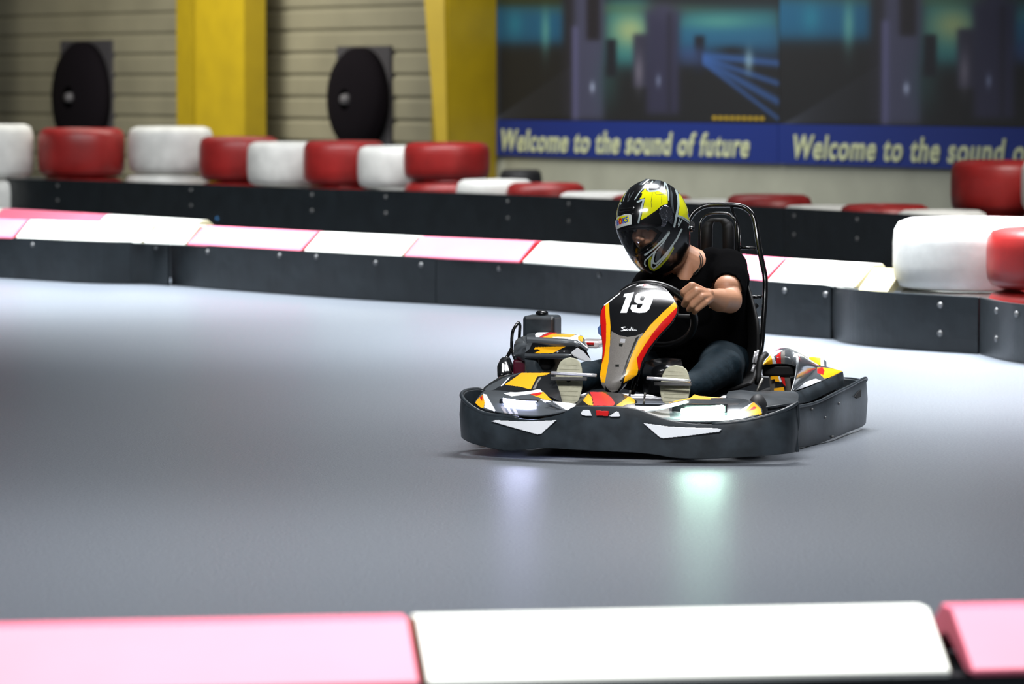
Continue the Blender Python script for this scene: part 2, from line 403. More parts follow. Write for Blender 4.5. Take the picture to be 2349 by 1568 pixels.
# ---- banners
def banner_color(x, y):                              # x,y in photo px of the left banner; arrays
    c = np.zeros((len(x), 3)); c[:] = (16, 18, 24)
    def blend(mask, col):
        c[:] = c*(1-mask[:, None]) + np.array(col)*mask[:, None]
    def rect(x0, x1, y0, y1, s=6): 
        f = lambda v: 1/(1+np.exp(-np.clip(v, -60, 60)))
        return f((x-x0)/s*2)*f((x1-x)/s*2)*f((y-y0)/s*2)*f((y1-y)/s*2)
    def blobm(cx, cy, rx, ry): return np.exp(-(((x-cx)/rx)**2+((y-cy)/ry)**2))
    wob = 12*np.sin(x*.031)+7*np.sin(x*.083+1)
    blend(rect(1100, 1330, 8, 100+0, 14), (18, 78, 112)); blend(rect(1395, 1500, 0, 150, 18), (40, 105, 112))
    blend(rect(1560, 1800, 20, 110, 16), (34, 92, 106)); blend(rect(1560, 1800, 60, 130, 12)*.5, (22, 70, 120))
    blend(blobm(1455, 70, 45, 40), (130, 150, 110)); blend(blobm(1260, 70, 10, 50)*.7, (90, 150, 140)); blend(blobm(1190, 55, 18, 30)*.5, (30, 120, 140))
    blend(blobm(1660, 50, 80, 18)*.5, (80, 140, 125)); blend(blobm(1440, 20, 200, 14)*.5, (70, 90, 60))
    blend(rect(1128, 1300, -60, 12, 8)*.7, (45, 50, 20))
    blend(rect(1300, 1345, -60, 275, 8), (24, 24, 34)); blend(rect(1325, 1395, -60, 275, 8), (58, 60, 84)); blend(rect(1355, 1385, -60, 92, 5), (22, 20, 30))
    blend(rect(1322, 1334, 60, 275, 5)*.7, (95, 95, 140)); blend(blobm(1368, 200, 5, 12), (150, 160, 190)); blend(blobm(1405, 190, 25, 60)*.4, (40, 85, 85))
    blend(rect(1400, 1423, 90, 175, 4), (14, 18, 30)); blend(rect(1462, 1500, 78, 200, 5), (40, 40, 58)); blend(blobm(1475, 165, 10, 40)*.6, (120, 115, 130))
    blend(rect(1492, 1567, 28, 262, 7), (38, 38, 62)); blend(blobm(1530, 25, 38, 22), (45, 45, 68)); blend(blobm(1520, 185, 5, 14)*.8, (110, 120, 150))
    blend(rect(1540, 1550, 30, 260, 4)*.6, (22, 22, 36))
    blend(rect(1603, 1626, 82, 170, 4), (14, 18, 30)); blend(blobm(1690, 118, 35, 12), (16, 22, 30))
    for k, (dy, wd) in enumerate(((0, 9), (24, 7), (46, 10), (66, 6))):
        yy = 128 + dy*.25 + (x-1625)*(.10+dy*.0098); m = np.exp(-((y-yy)/wd)**2)*(x > 1622)
        blend(m*.75, (44, 84, 150))
    blend(rect(1568, 1625, 110, 150, 10)*.6, (50, 70, 120)); blend(blobm(1728, 140, 9, 26)*.8, (120, 150, 165))
    for k in range(9):
        yy = 275-(x-1140)*(.1+.07*k); blend(np.exp(-((y-yy)/3)**2)*.25*(x < 1320), (60, 65, 80))
    n = .88+.12*np.sin(x*.9+np.sin(y*.4)*3)*np.sin(y*.7); return c*n[:, None]
def text_mesh(s, m, parent, name, frame, width, height, shear=.25, bold=.012):
    """frame: (origin, xdir, updir); fits text to width x height"""
    cu = bpy.data.curves.new('t', 'FONT'); cu.body = s; cu.size = 1; cu.extrude = .006; cu.offset = bold; cu.space_character = 1.12
    t = bpy.data.objects.new('t', cu); C.objects.link(t)
    dg = bpy.context.evaluated_depsgraph_get(); dg.update(); me = bpy.data.meshes.new_from_object(t.evaluated_get(dg))
    bpy.data.objects.remove(t); bpy.data.curves.remove(cu)
    co = np.zeros(len(me.vertices)*3); me.vertices.foreach_get('co', co); co = co.reshape(-1, 3)
    co[:, 0] += shear*co[:, 1]
    x0, x1 = co[:, 0].min(), co[:, 0].max(); y0, y1 = co[:, 1].min(), co[:, 1].max()
    ux = (co[:, 0]-x0)/(x1-x0)*width; uy = (co[:, 1]-y0)/(y1-y0)*height; uz = co[:, 2]
    o, xd, ud = [np.array(v) for v in frame]; nd = np.cross(xd, ud)
    P = o + ux[:, None]*xd + uy[:, None]*ud + uz[:, None]*nd
    me.vertices.foreach_set('co', P.ravel()); me.materials.clear(); me.materials.append(m); me.update()
    bm = bmesh.new(); bm.from_mesh(me); bm.verts.ensure_lookup_table(); seen = set(); isl = []
    X = (co[:, 0]-shear*co[:, 1])
    for v in bm.verts:
        if v.index in seen: continue
        st = [v]; seen.add(v.index); grp = []
        while st:
            q = st.pop(); grp.append(q.index)
            for e in q.link_edges:
                o2 = e.other_vert(q)
                if o2.index not in seen: seen.add(o2.index); st.append(o2)
        isl.append((min(X[grp]), max(X[grp]), grp))
    bm.free(); isl.sort(key=lambda t: t[0]); words = []; right = -9
    for a_, b_, g_ in isl:
        if a_-right > .17: words.append([])
        words[-1] += g_; right = max(right, b_)
    FV = [tuple(f.vertices) for f in me.polygons]
    for wv in words:
        ws = set(wv); mp_ = {v: i for i, v in enumerate(sorted(ws))}
        o_ = mk('word', [P[v] for v in sorted(ws)], [tuple(mp_[v] for v in f) for f in FV if f[0] in ws], m, parent, smooth=False); o_.name = name
    bpy.data.meshes.remove(me)
tb0 = wall_t(1131); tb1 = wall_t(1795); BW = tb1-tb0
zb_t = WP(1131, 274).z; zb_b = WP(1131, 356).z; ZTOP = zb_t+1.75
def banner(k, label):
    t0 = tb0+BW*k; t1 = t0+BW-.01; c = W0+WD*((t0+t1)/2)
    e = empty('printed_banner', (c.x, c.y, zb_b), 0, label, 'banner', 'printed banners on the back wall'); L = Vector(e.location)
    nu, nv = 330, 200; V = []; Fc = []; A = []
    for i in range(nu+1):
        t = t0+(t1-t0)*i/nu; p = W0+WD*t+WN*.05
        for j in range(nv+1): V.append(p+Vector((0, 0, zb_t+(ZTOP-zb_t)*j/nv))-L); A.append((i, j))
    for i in range(nu):
        for j in range(nv): a = i*(nv+1)+j; Fc.append((a, a+nv+1, a+nv+2, a+1))
    m = MATS.get('banner_picture')
    if not m:
        m = mat('banner_picture', (255, 255, 255), .6); at_ = m.node_tree.nodes.new('ShaderNodeAttribute'); at_.attribute_name = 'print'
        m.node_tree.links.new(at_.outputs[0], m.node_tree.nodes['Principled BSDF'].inputs['Base Color'])
    o = mk('picture', V, Fc, m, e); A = np.array(A, float)
    # picture coordinates: same as the photo px of the left banner
    tt = tb0+BW*A[:, 0]/nu; P0 = np.array(W0)+tt[:, None]*np.array(WD); P0[:, 2] = zb_t+(ZTOP-zb_t)*A[:, 1]/nv
    px = projW(P0); col = banner_color(px[:, 0], px[:, 1] )/255
    col = np.where(col <= .04045, col/12.92, ((col+.055)/1.055)**2.4)
    at2 = o.data.color_attributes.new('print', 'FLOAT_COLOR', 'POINT')
    at2.data.foreach_set('color', np.concatenate([col*1.15, np.ones((len(col), 1))], 1).ravel())
    solid(o, .01, -1)
    bb = wquad('blue_band', t0, t1, zb_b, zb_t, .055, M_bblue, None, .012); bb.parent = e; bb.location = -L
    hz = zb_t-zb_b; xs = t0+BW*.05
    org = W0+WD*xs+WN*.062+Vector((0, 0, zb_b+hz*.13))-L
    text_mesh('Welcome to the sound of future', M_btext, e, 'lettering', (org, WD, Vector((0, 0, 1))), BW*.86, hz*.62, .22, .022)
    for q in range(9):
        a = t0+BW*(.79+.019*q); s_ = wquad('small_print', a, a+BW*.013, zb_t+.035, zb_t+.075, .058, M_btyel, None, .005); s_.parent = e; s_.location = -L
banner(0, 'dark city picture banner with blue welcome band right of the yellow columns')
banner(1, 'dark city picture banner with blue welcome band at the right edge of the photo')

# ================================================================ BARRIERS
def path_from(pts, z=0):                             # (px, base_py) -> list of (px, Vector)
    return [(p[0], G(p[0], p[1], z)) for p in pts]
def along(path, px):
    for (a, A), (b, B) in zip(path[:-1], path[1:]):
        if a <= px <= b or (b, B) == path[-1] or px < path[0][0]:
            if px <= b or (b, B) == path[-1]:
                # intersection of the view ray's vertical plane with the segment
                k = (px-1174.5)/F; d = B-A; den = d.x-k*d.y
                t = (k*A.y-A.x)/den; return A+d*t
def strip(name, pts, zt, th, label, bolts, group, z0=.0, cat='barrier', zoff=0, bmat=None):
    """black belt strip following ground points; bolts: px list"""
    P = crom([tuple(p) for p in pts], 8); P = [Vector(p) for p in P]
    c = P[0]; e = empty(name, (c.x, c.y, 0), 0, label, cat, group); n = len(P); V = []; Fc = []
    for i, p in enumerate(P):
        t = (P[min(i+1, n-1)]-P[max(i-1, 0)]).normalized(); nn = Vector((-t.y, t.x, 0))
        if nn.y < 0: nn = -nn
        q = p-c
        V += [Vector((q.x, q.y, z0)), Vector((q.x, q.y, zt)), Vector((q.x, q.y, zt))+nn*th, Vector((q.x, q.y, z0))+nn*th]
    for i in range(n-1):
        for k in range(4): Fc.append((i*4+k, (i+1)*4+k, (i+1)*4+(k+1) % 4, i*4+(k+1) % 4))
    Fc += [(0, 1, 2, 3), ((n-1)*4+3, (n-1)*4+2, (n-1)*4+1, (n-1)*4)]
    o = fix(mk('belt', V, Fc, M_belt, e, smooth=False)); bevel(o, .006, 2, 60)
    for b in bolts:
        pxb, zz = b[0], b[1]; best = None
        pj = projW(np.array([tuple(p) for p in P])); i = int(np.argmin(abs(pj[:, 0]-pxb))); p = P[i]
        t = (P[min(i+1, n-1)]-P[max(i-1, 0)]).normalized(); nn = Vector((t.y, -t.x, 0))
        if nn.y > 0: nn = -nn
        ang = math.atan2(nn.y, nn.x)-math.pi/2
        Vb, Fb = lathe_vf([(.001, .010), (.008, .010), (.010, .007), (.016, .005), (.017, -.01), (.001, -.01)], 16, 'y', (0, 0, 0), False)
        Mz = Matrix.Rotation(ang, 3, 'Z'); Vb = [Mz @ v + (p-c) + Vector((0, 0, zz)) for v in Vb]
        fix(mk('bolt', Vb, Fb, b[2] if len(b) > 2 else M_bolt, e))
    return e
HS = .285
mid = path_from([(-160, 630), (0, 638), (200, 650), (300, 652), (385, 655), (500, 664), (800, 686), (1000, 698), (1250, 713), (1500, 737), (1750, 765), (1905, 778)])
mp = [v for _, v in mid]
strip('barrier_strip', mp[0:4], HS, .02, 'black belt barrier strip at the far left under the pink and white wedges', [(74, .24)], 'belt strips under the middle wedge row')
strip('barrier_strip', [mp[3], G(340, 652), mp[4]], HS, .02, 'short black belt strip bridging the dark gap at left in the middle row', [(360, .25)], 'belt strips under the middle wedge row')
strip('barrier_strip', [G(392, 653), mp[5], mp[6], mp[7]], HS, .02, 'long black belt strip left of centre in the middle barrier', [(485, .24), (628, .245), (735, .25), (862, .235), (958, .235)], 'belt strips under the middle wedge row')
strip('barrier_strip', [mp[7], mp[8], mp[9], mp[10], mp[11]], HS, .02, 'black belt strip passing behind the kart in the middle barrier', [(1128, .235), (1385, .235), (1790, .24), (1890, .235)], 'belt strips under the middle wedge row')
rs = [G(1903, 774), G(1935, 786), G(2000, 795), G(2100, 803), G(2243, 812)]
strip('barrier_strip', rs, HS, .02, 'black belt strip with two bright bolts in front of the large white tyre', [(2165, .235), (2165, .092)], 'belt strips at the right of the track')
strip('barrier_strip', [G(2246, 812), G(2300, 826), G(2349, 834), G(2480, 850)], HS, .02, 'black belt strip in front of the dark red tyre at the right edge', [(2287, .235), (2287, .098), (2332, .235)], 'belt strips at the right of the track')
kb = path_from([(1740, 771), (1800, 777), (1860, 783), (1905, 789)])
# wedge caps
def capblock(A, B, zb, zt, wd, m, label, group, gap=.012, endm=None, z_inner=True, rf=.03):
    d = (B-A); Ln = d.length; u = d.normalized(); n = Vector((u.y, -u.x, 0))
    if n.y > 0: n = -n                                # towards the camera
    c = (A+B)/2; ctr = Vector((c.x, c.y, 0)) - n*wd
    e = mk_cap('barrier_wedge', Ln-gap, wd, zt-zb, m, rf, endm); e.location = (ctr.x, ctr.y, zb); e.rotation_euler = (0, 0, math.atan2(u.y, u.x))
    tag(e, label, 'barrier wedge', group); return e
def mk_cap(name, Ln, wd, h, m, rf, endm):
    out = [(-wd, 0), (-wd, .012), (-rf, h), (rf, h), (wd, .012), (wd, 0)]
    inn = [(wd-.055, 0), (.008, h-.055), (-.008, h-.055), (-(wd-.055), 0)]
    prof = out+inn; n = len(prof); V = []
    for x in (-Ln/2, Ln/2):
        for y, z in prof: V.append((x, y, z))
    Fc = [(i, (i+1) % n, n+(i+1) % n, n+i) for i in range(n)]
    # end faces as quads of the two legs plus the top
    def ends(o): return [(o+0, o+1, o+2, o+8, o+9), (o+2, o+3, o+7, o+8), (o+3, o+4, o+5, o+6, o+7)]
    k = len(Fc); Fc += ends(0)+ends(n)
    o = fix(mk(name, V, Fc, [m, endm or m], smooth=False, idx=[0]*k+[1]*6)); bevel(o, .012, 3, 20); return o
ZT = .40; CW = .16
def A_(px): return along(mid, px)
caps = [(-230, 30, M_pink, 'pink barrier wedge cut by the left edge of the middle row', M_pinkshade),
        (35, 325, M_white, 'white barrier wedge with yellow stain, first white one from the left in the middle row', M_cream),
        (328, 425, M_white, 'short white barrier wedge left of the pink wedge above the dark gap', M_cream),
        (428, 690, M_pink, 'pink barrier wedge left of centre in the middle row, above the blurred belt bend', M_pinkshade),
        (696, 922, M_white, 'white barrier wedge between the two full pink ones of the middle row', M_cream),
        (925, 1192, M_pink, 'pink barrier wedge just left of the driver in the middle row', M_pinkshade),
        (1198, 1470, M_white, 'white barrier wedge ending behind the driver\'s helmet', M_cream),
        (1474, 1752, M_pink, 'pink barrier wedge seen through the seat hoop behind the driver', M_pinkshade),
        (1760, 1962, M_white, 'white barrier wedge right of the seat hoop with cream open end', M_cream)]
for a, b, m, lab, em in caps:
    capblock(A_(a), A_(b), HS-.01, ZT, CW, m, lab, 'wedge blocks along the middle barrier', .012, em)
# cream end block and second row behind at left
capblock(A_(1966), A_(2030)+Vector((.02, .05, 0)), HS-.03, ZT-.02, CW, M_cream, 'cream barrier wedge tucked against the large white tyre', 'wedge blocks along the middle barrier', .01, M_cream)
b2 = [Vector((G(px, py, ZT).x, G(px, py, ZT).y, 0)) for px, py in ((-300, 465), (13, 478), (252, 492), (470, 505))]
for i, (m, lab, em) in enumerate(((M_white, 'white wedge at the far left edge behind the front row', M_cream), (M_pink, 'pink wedge peeking over the white wedge at far left, second row', M_pinkshade), (M_white, 'white wedge of the second row next to the peeking pink one', M_cream))):
    u = (b2[i+1]-b2[i]).normalized(); nn2 = Vector((u.y, -u.x, 0))*CW
    capblock(b2[i]+nn2, b2[i+1]+nn2, HS-.01, ZT, CW, m, lab, 'wedge blocks of the second row at the left', .01, em)
strip('barrier_strip', [b2[0]+nn2*.8, b2[1]+nn2*.8, b2[2]+nn2*.8, b2[3]+nn2*.8], .27, .02, 'black belt strip hidden behind the left end of the middle row', [], 'belt strips behind the middle row')
# near row
nd = Vector((.988, .155, 0)); NA = G(945, 1412, ZT); NA = Vector((NA.x, NA.y, 0)); nn_ = Vector((nd.y, -nd.x, 0)); CWN = .19
def NP(px, py=None):
    k = (px-1174.5)/F; t = (k*NA.y-NA.x)/(nd.x-k*nd.y); return NA+nd*t+nn_*CWN
capblock(NP(-420), NP(931), .295, ZT, CWN, M_pink, 'pink barrier wedge in the near row at the lower left corner', 'wedge blocks of the near row', .0, M_pinkshade, rf=.035)
capblock(NP(946), NP(2128), .295, ZT, CWN, M_white, 'large white barrier wedge in the near row at the bottom centre', 'wedge blocks of the near row', .0, M_cream, rf=.035)
capblock(NP(2176), NP(3500), .295, ZT, CWN, M_pink, 'pink barrier wedge with open end in the near row at the lower right corner', 'wedge blocks of the near row', .0, M_pink, rf=.035)
strip('barrier_strip', [NP(-500)-nn_*.05, NP(600)-nn_*.05, NP(1500)-nn_*.05, NP(3600)-nn_*.05], .292, .3, 'black belt barrier carrying the near row along the bottom edge', [], 'belt strips of the near row')

# far strip
ZF = .40
far = [G(px, py, ZF) for px, py in ((-250, 397), (0, 408), (280, 416), (690, 431), (1030, 441), (1400, 456), (1800, 476), (2100, 492), (2500, 512))]
far = [Vector((p.x, p.y, 0)) for p in far]
fb = lambda *a: [(p, z) for p in a for z in (.34, .20)]
strip('barrier_strip', far[0:4], ZF, .02, 'black belt strip under the tall red and white tyres at the back left', fb(138, 458)+[(485, .09, M_bluespot)], 'belt strips of the back barrier')
strip('barrier_strip', far[3:7], ZF, .02, 'black belt strip behind the driver in the back barrier', fb(708, 900, 1155, 1300), 'belt strips of the back barrier')
strip('barrier_strip', far[6:9], ZF, .02, 'black belt strip of the back barrier right of the driver', fb(1815, 1945), 'belt strips of the back barrier')

# ---- tyres
def tyre_mesh(Rr, h, m, name='tyre'):
    r0 = Rr*.56; pr = [(r0, h*.06), (r0*1.02, 0.0), (Rr*.80, 0), (Rr*.93, h*.05), (Rr*.985, h*.16), (Rr, h*.35), (Rr, h*.65), (Rr*.985, h*.84), (Rr*.93, h*.95), (Rr*.80, h), (r0*1.02, h), (r0, h*.94), (Rr*.82, h*.86), (Rr*.86, h*.5), (Rr*.82, h*.14)]
    V, Fc = lathe_vf(pr, 72); return fix(mk(name, V, Fc, m))
def tyre(pxc, Rr, d, zb, zt, m, label, group):
    o = tyre_mesh(Rr, zt-zb, m); o.location = ((pxc-1174.5)/F*d, d, zb); o.rotation_euler = (0, 0, random.random()*6)
    tag(o, label, 'tyre', group); return o
def zat(py, d): return CH-(py-HOR)*d/F
GF = 'painted tyres on the back barrier'
# px centre, radius, depth, top y, bottom y
big = [(-22, .425, 40.6, 284, 408, M_twhite, 'white tyre cut by the left edge, upper row of the back barrier'),
       (188, .425, 40.6, 293, 404, M_tred, 'large glossy red tyre, first red one from the left'),
       (392, .415, 40.5, 290, 396, M_twhite, 'white tyre between the first two red tyres on the back barrier'),
       (549, .385, 39.75, 313, 414, M_tred, 'red tyre in front of the first yellow column, second red from left'),
       (660, .380, 39.0, 325, 424, M_twhite, 'white tyre with a grey smudge right of the first yellow column'),
       (790, .380, 38.3, 322, 424, M_tred, 'third red tyre from the left, below the right fan'),
       (916, .380, 37.65, 334, 430, M_twhite, 'white tyre beside the last tall red tyre'),
       (1025, .385, 36.95, 326, 412, M_tred, 'last tall red tyre, below the second yellow column')]
for i, (px, Rr, d, yt, yb, m, lab) in enumerate(big):
    tyre(px, Rr, d, zat(yb, d), zat(yt, d), m, lab, GF)
    tyre(px-(8 if i == 2 else 0), Rr, d, 0, zat(yb+3, d), m, 'lower tyre under the '+lab.split(',')[0], 'lower tyres of the back barrier')
lowt = [(1136, 411, M_twhite, 'low white tyre right of the last tall red tyre'), (1252, 419, M_tred, 'low dark red tyre left of the helmet on the back barrier'),
        (1374, 440, M_twhite, 'low white tyre just left of the helmet'), (1495, 447, M_tred, 'low red tyre hidden behind the helmet'),
        (1630, 458, M_twhite, 'low white tyre behind the helmet and hoop'), (1764, 446, M_tred, 'low red tyre just above the seat hoop'),
        (1893, 471, M_twhite, 'low white tyre right of the seat hoop'), (2030, 468, M_tred, 'low dark red tyre beyond the belt, right of the driver'),
        (2160, 482, M_twhite, 'low white tyre above the left side of the large white tyre')]
FPX = projW(np.array([tuple(p) for p in far]))[:, 0]
def dfar(px): return float(np.interp(px, FPX, [p.y for p in far]))
for px, yt, m, lab in lowt:
    d = dfar(px)+.80; tyre(px, .34, d, 0, zat(yt, d), m, lab, 'single tyres of the back barrier')
tyre(1195, .2, 38.6, 0, zat(388, 38.6), M_tyre, 'small black tyre stack behind the low tyres near the banner corner', 'black tyres')
d = 31.0; tyre(2297, .38, d, zat(487, d), zat(367, d), M_tred, 'bright red tyre with a dark patch above the large white tyre', GF)
tyre(2297, .38, d, 0, zat(489, d), M_tred, 'lower red tyre under the bright red tyre at right', 'lower tyres of the back barrier')
d = 30.2; tyre(2462, .38, d, zat(484, d), zat(365, d), M_twhite, 'white tyre cut by the right edge beside the bright red tyre', GF)
tyre(2462, .38, d, 0, zat(487, d), M_twhite, 'lower white tyre under the one cut by the right edge', 'lower tyres of the back barrier')
GR = 'large tyres at the right of the track'
d = 21.5; tyre(2235, .42, d, zat(661, d), zat(500, d), M_twhite, 'large white tyre at the right, topmost, behind the bolted belt strip', GR)
tyre(2240, .42, d, 0, zat(664, d), M_twhite, 'white tyre carrying the large white tyre at the right', GR)
d = 20.75; tyre(2452, .41, d, zat(661, d), zat(522, d), M_tred, 'large dark red tyre cut by the right edge', GR)
tyre(2452, .41, d, 0, zat(666, d), M_tred, 'dark red tyre under the large red tyre at the right edge', GR)
# ================================================================ GO-KART
kart = empty('go_kart', KO, -TH, 'black rental go-kart with yellow, red and grey decals and number 19', 'go-kart')
def wallband(name, pts, m, parent, th=.012, n=10, bv=.004):
    """pts: (x, y, ztop, zbot) in kart coordinates; a curved upright band, thickness inward"""
    P = crom(pts, n); V = []; Fc = []; k = len(P)
    for i, p in enumerate(P):
        a = P[max(i-1, 0)]; b = P[min(i+1, k-1)]; t = Vector((b[0]-a[0], b[1]-a[1], 0)).normalized(); nn = Vector((-t.y, t.x, 0))*th
        q = Vector((p[0], p[1], 0)); mz = (p[2]*.55+p[3]*.45)
        fl = Vector((t.y, -t.x, 0))*.006
        V += [q+Vector((0, 0, p[3])), q+fl+Vector((0, 0, mz)), q+Vector((0, 0, p[2])), q+nn+Vector((0, 0, p[2])), q+nn+Vector((0, 0, p[3]))]
    for i in range(k-1):
        for j in range(5): Fc.append((i*5+j, (i+1)*5+j, (i+1)*5+(j+1) % 5, i*5+(j+1) % 5))
    Fc += [(0, 1, 2, 3, 4), tuple((k-1)*5+j for j in (4, 3, 2, 1, 0))]
    o = fix(mk(name, V, Fc, m, parent)); bevel(o, bv, 3, 50); o.data.polygons.foreach_set('use_smooth', np.ones(len(o.data.polygons), bool))
    return o
def KP(px, pt, pb, yl):                              # px, top py, bottom py at depth yl
    a = K(px, pt, yl); b = K(px, pb, yl); return (a.x, a.y, a.z, b.z)
# front bumper band
fbp = [(-.46, .35, .20, .08), (-.54, .36, .215, .07)] + [KP(*p) for p in (
    (1090, 893, 985, .33), (1066, 897, 1000, .24), (1058, 908, 1003, .15), (1075, 928, 1014, .07), (1110, 948, 1024, .03), (1160, 955, 1033, .0), (1215, 962, 1030, -.03), (1250, 958, 1027, -.045),
    (1290, 948, 1029, -.06), (1318, 932, 1031, -.07), (1370, 931, 1034, -.075), (1420, 932, 1036, -.075), (1462, 938, 1038, -.07), (1500, 952, 1042, -.065), (1550, 966, 1050, -.055), (1620, 972, 1052, -.04), (1690, 968, 1049, -.02),
    (1745, 958, 1046, .0), (1790, 944, 1042, .03), (1815, 932, 1039, .07), (1829, 923, 1036, .12))]
fbm = wallband('front_bumper', fbp, M_plast, kart)
lipL = [Vector((q[0], q[1], q[2])) for q in crom(fbp, 6)]
tube('lip', [v+Vector((0, .006, .0)) for v in lipL[:46]], .0075, M_plast, fbm, 0); tube('lip', [v+Vector((0, .006, .0)) for v in lipL[-30:]], .0075, M_plast, fbm, 0)
e_ = fbp[-1]; tube('lip', [Vector((e_[0], e_[1], e_[2])), Vector((e_[0]+.002, e_[1], .14)), Vector((e_[0]-.004, e_[1], .10)), Vector((e_[0], e_[1], e_[3]))], .008, M_plast, fbm, 5)
def decal_prism(name, poly, m, parent, yl, off=.004):
    a = [K(x, y, yl) for x, y in poly]; return prism(name, a, [p+Vector((0, .004, 0)) for p in a], m, parent)
# white sword-shaped stickers and nose marks follow the bumper: interpolate its surface depth
BP = crom(fbp[2:], 12); BPX = projK(np.array([(p[0], p[1], p[2]) for p in BP]))[:, 0]; o_ = np.argsort(BPX)
def bump_y(px): return float(np.interp(px, BPX[o_], np.array([p[1] for p in BP])[o_]))
def sticker(name, poly, m, parent, off=.010, nx=14, ny=6):
    """small curved sheet lying on the bumper, polygon in photo px"""
    xs = [p[0] for p in poly]; ys = [p[1] for p in poly]; x0, x1, y0, y1 = min(xs), max(xs), min(ys), max(ys)
    W, H = int(x1-x0)+1, int(y1-y0)+1; V = []; Fc = []; G_ = {}
    for i in range(W+1):
        for j in range(H+1):
            px = x0+i; py = y0+j; p = K(px, py, bump_y(px)-off); V.append(p); G_[i, j] = len(V)-1
    cx = []
    for i in range(W):
        for j in range(H): Fc.append((G_[i, j], G_[i+1, j], G_[i+1, j+1], G_[i, j+1])); cx.append((x0+i+.5, y0+j+.5))
    ins = inpoly(np.array(cx), poly); Fc = [f for f, k in zip(Fc, ins) if k]
    used = sorted(set(v for f in Fc for v in f)); mp_ = {u: i for i, u in enumerate(used)}
    o = mk(name, [V[u] for u in used], [tuple(mp_[v] for v in f) for f in Fc], m, parent); solid(o, .003, 0); return o
sticker('white_sticker', Z([(690, 985), (760, 965), (1250, 990), (1500, 985), (1850, 965), (1575, 1215), (1510, 1220), (900, 1050)], 1040, 840, 7.83), M_wht, fbm)
sticker('white_sticker', Z([(1140, 1018), (1600, 1080), (2060, 1100), (2460, 1110), (2540, 1130), (2510, 1170), (1900, 1250), (1500, 1290), (1440, 1275)], 1330, 840, 7.83), M_wht, fbm)
sticker('nose_mark', Z([(20, 840), (60, 780), (150, 778), (185, 800), (215, 885), (120, 890), (40, 870)], 1330, 840, 7.83), M_wht, fbm)
sticker('nose_mark', Z([(530, 890), (660, 808), (700, 820), (725, 890), (700, 905), (580, 905)], 1330, 840, 7.83), M_wht, fbm)
sticker('nose_mark', Z([(290, 790), (520, 800), (510, 890), (300, 885)], 1330, 840, 7.83), M_red, fbm)
# side and rear bumper (photo right) + rear + left
rbp = [(.50, .30, .16, .04)] + [KP(*p) for p in ((1800, 936, 1028, .50), (1832, 932, 1026, .60), (1872, 923, 1020, .80), (1915, 902, 1004, 1.0), (1950, 885, 990, 1.28), (1983, 867, 976, 1.52))]
x_, y_ = rbp[-1][0], rbp[-1][1]
rbp += [(x_-.012, y_+.06, .185, .03), (x_-.10, y_+.13, .19, .03), (.3, y_+.16, .19, .03), (-.3, y_+.16, .19, .03), (-.58, y_+.12, .19, .03), (-.66, y_-.05, .19, .03), (-.66, 1.1, .18, .04), (-.62, .7, .17, .04), (-.56, .45, .16, .04)]
rb = wallband('rear_bumper', rbp, M_plast, kart, .014)
lr_ = [Vector((q[0], q[1]+.004, q[2])) for q in crom(rbp, 6)]; tube('lip', lr_[:60], .006, M_plast, rb, 0)
for a in ((1925, 962), (1922, 1003), (1932, 912)):
    p = KXP(a[0], a[1], .60 if a[0] < 1940 else .64)
# slot in the side of the rear bumper
RP = crom(rbp[:7], 12); RPX = projK(np.array([(v[0], v[1], (v[2]+v[3])/2) for v in RP]))[:, 0]; r_o = np.argsort(RPX)
def rear_y(px): return float(np.interp(px, RPX[r_o], np.array([v[1] for v in RP])[r_o]))
q = [K(x, y, rear_y(x)) for x, y in ((1957, 909), (1965, 898), (1972, 893), (1971, 909), (1962, 913))]
prism('slot', [p+Vector((.008, -.004, 0)) for p in q], [p-Vector((.02, 0, 0)) for p in q], mat('slot_black', (3, 3, 3), .9), rb)
for px, py, yl in ((1890, 957, .86), (1907, 1001, .93), (1922, 925, 1.06), (1860, 938, .62)):
    V, Fc = lathe_vf([(.001, .003), (.004, .0025), (.005, 0), (.005, -.006), (.001, -.006)], 12, 'x', (0, 0, 0), False)
    p = K(px, py, rear_y(px)); fix(mk('rivet', [v+p+Vector((.007, -.002, 0)) for v in V], Fc, M_bolt, rb))

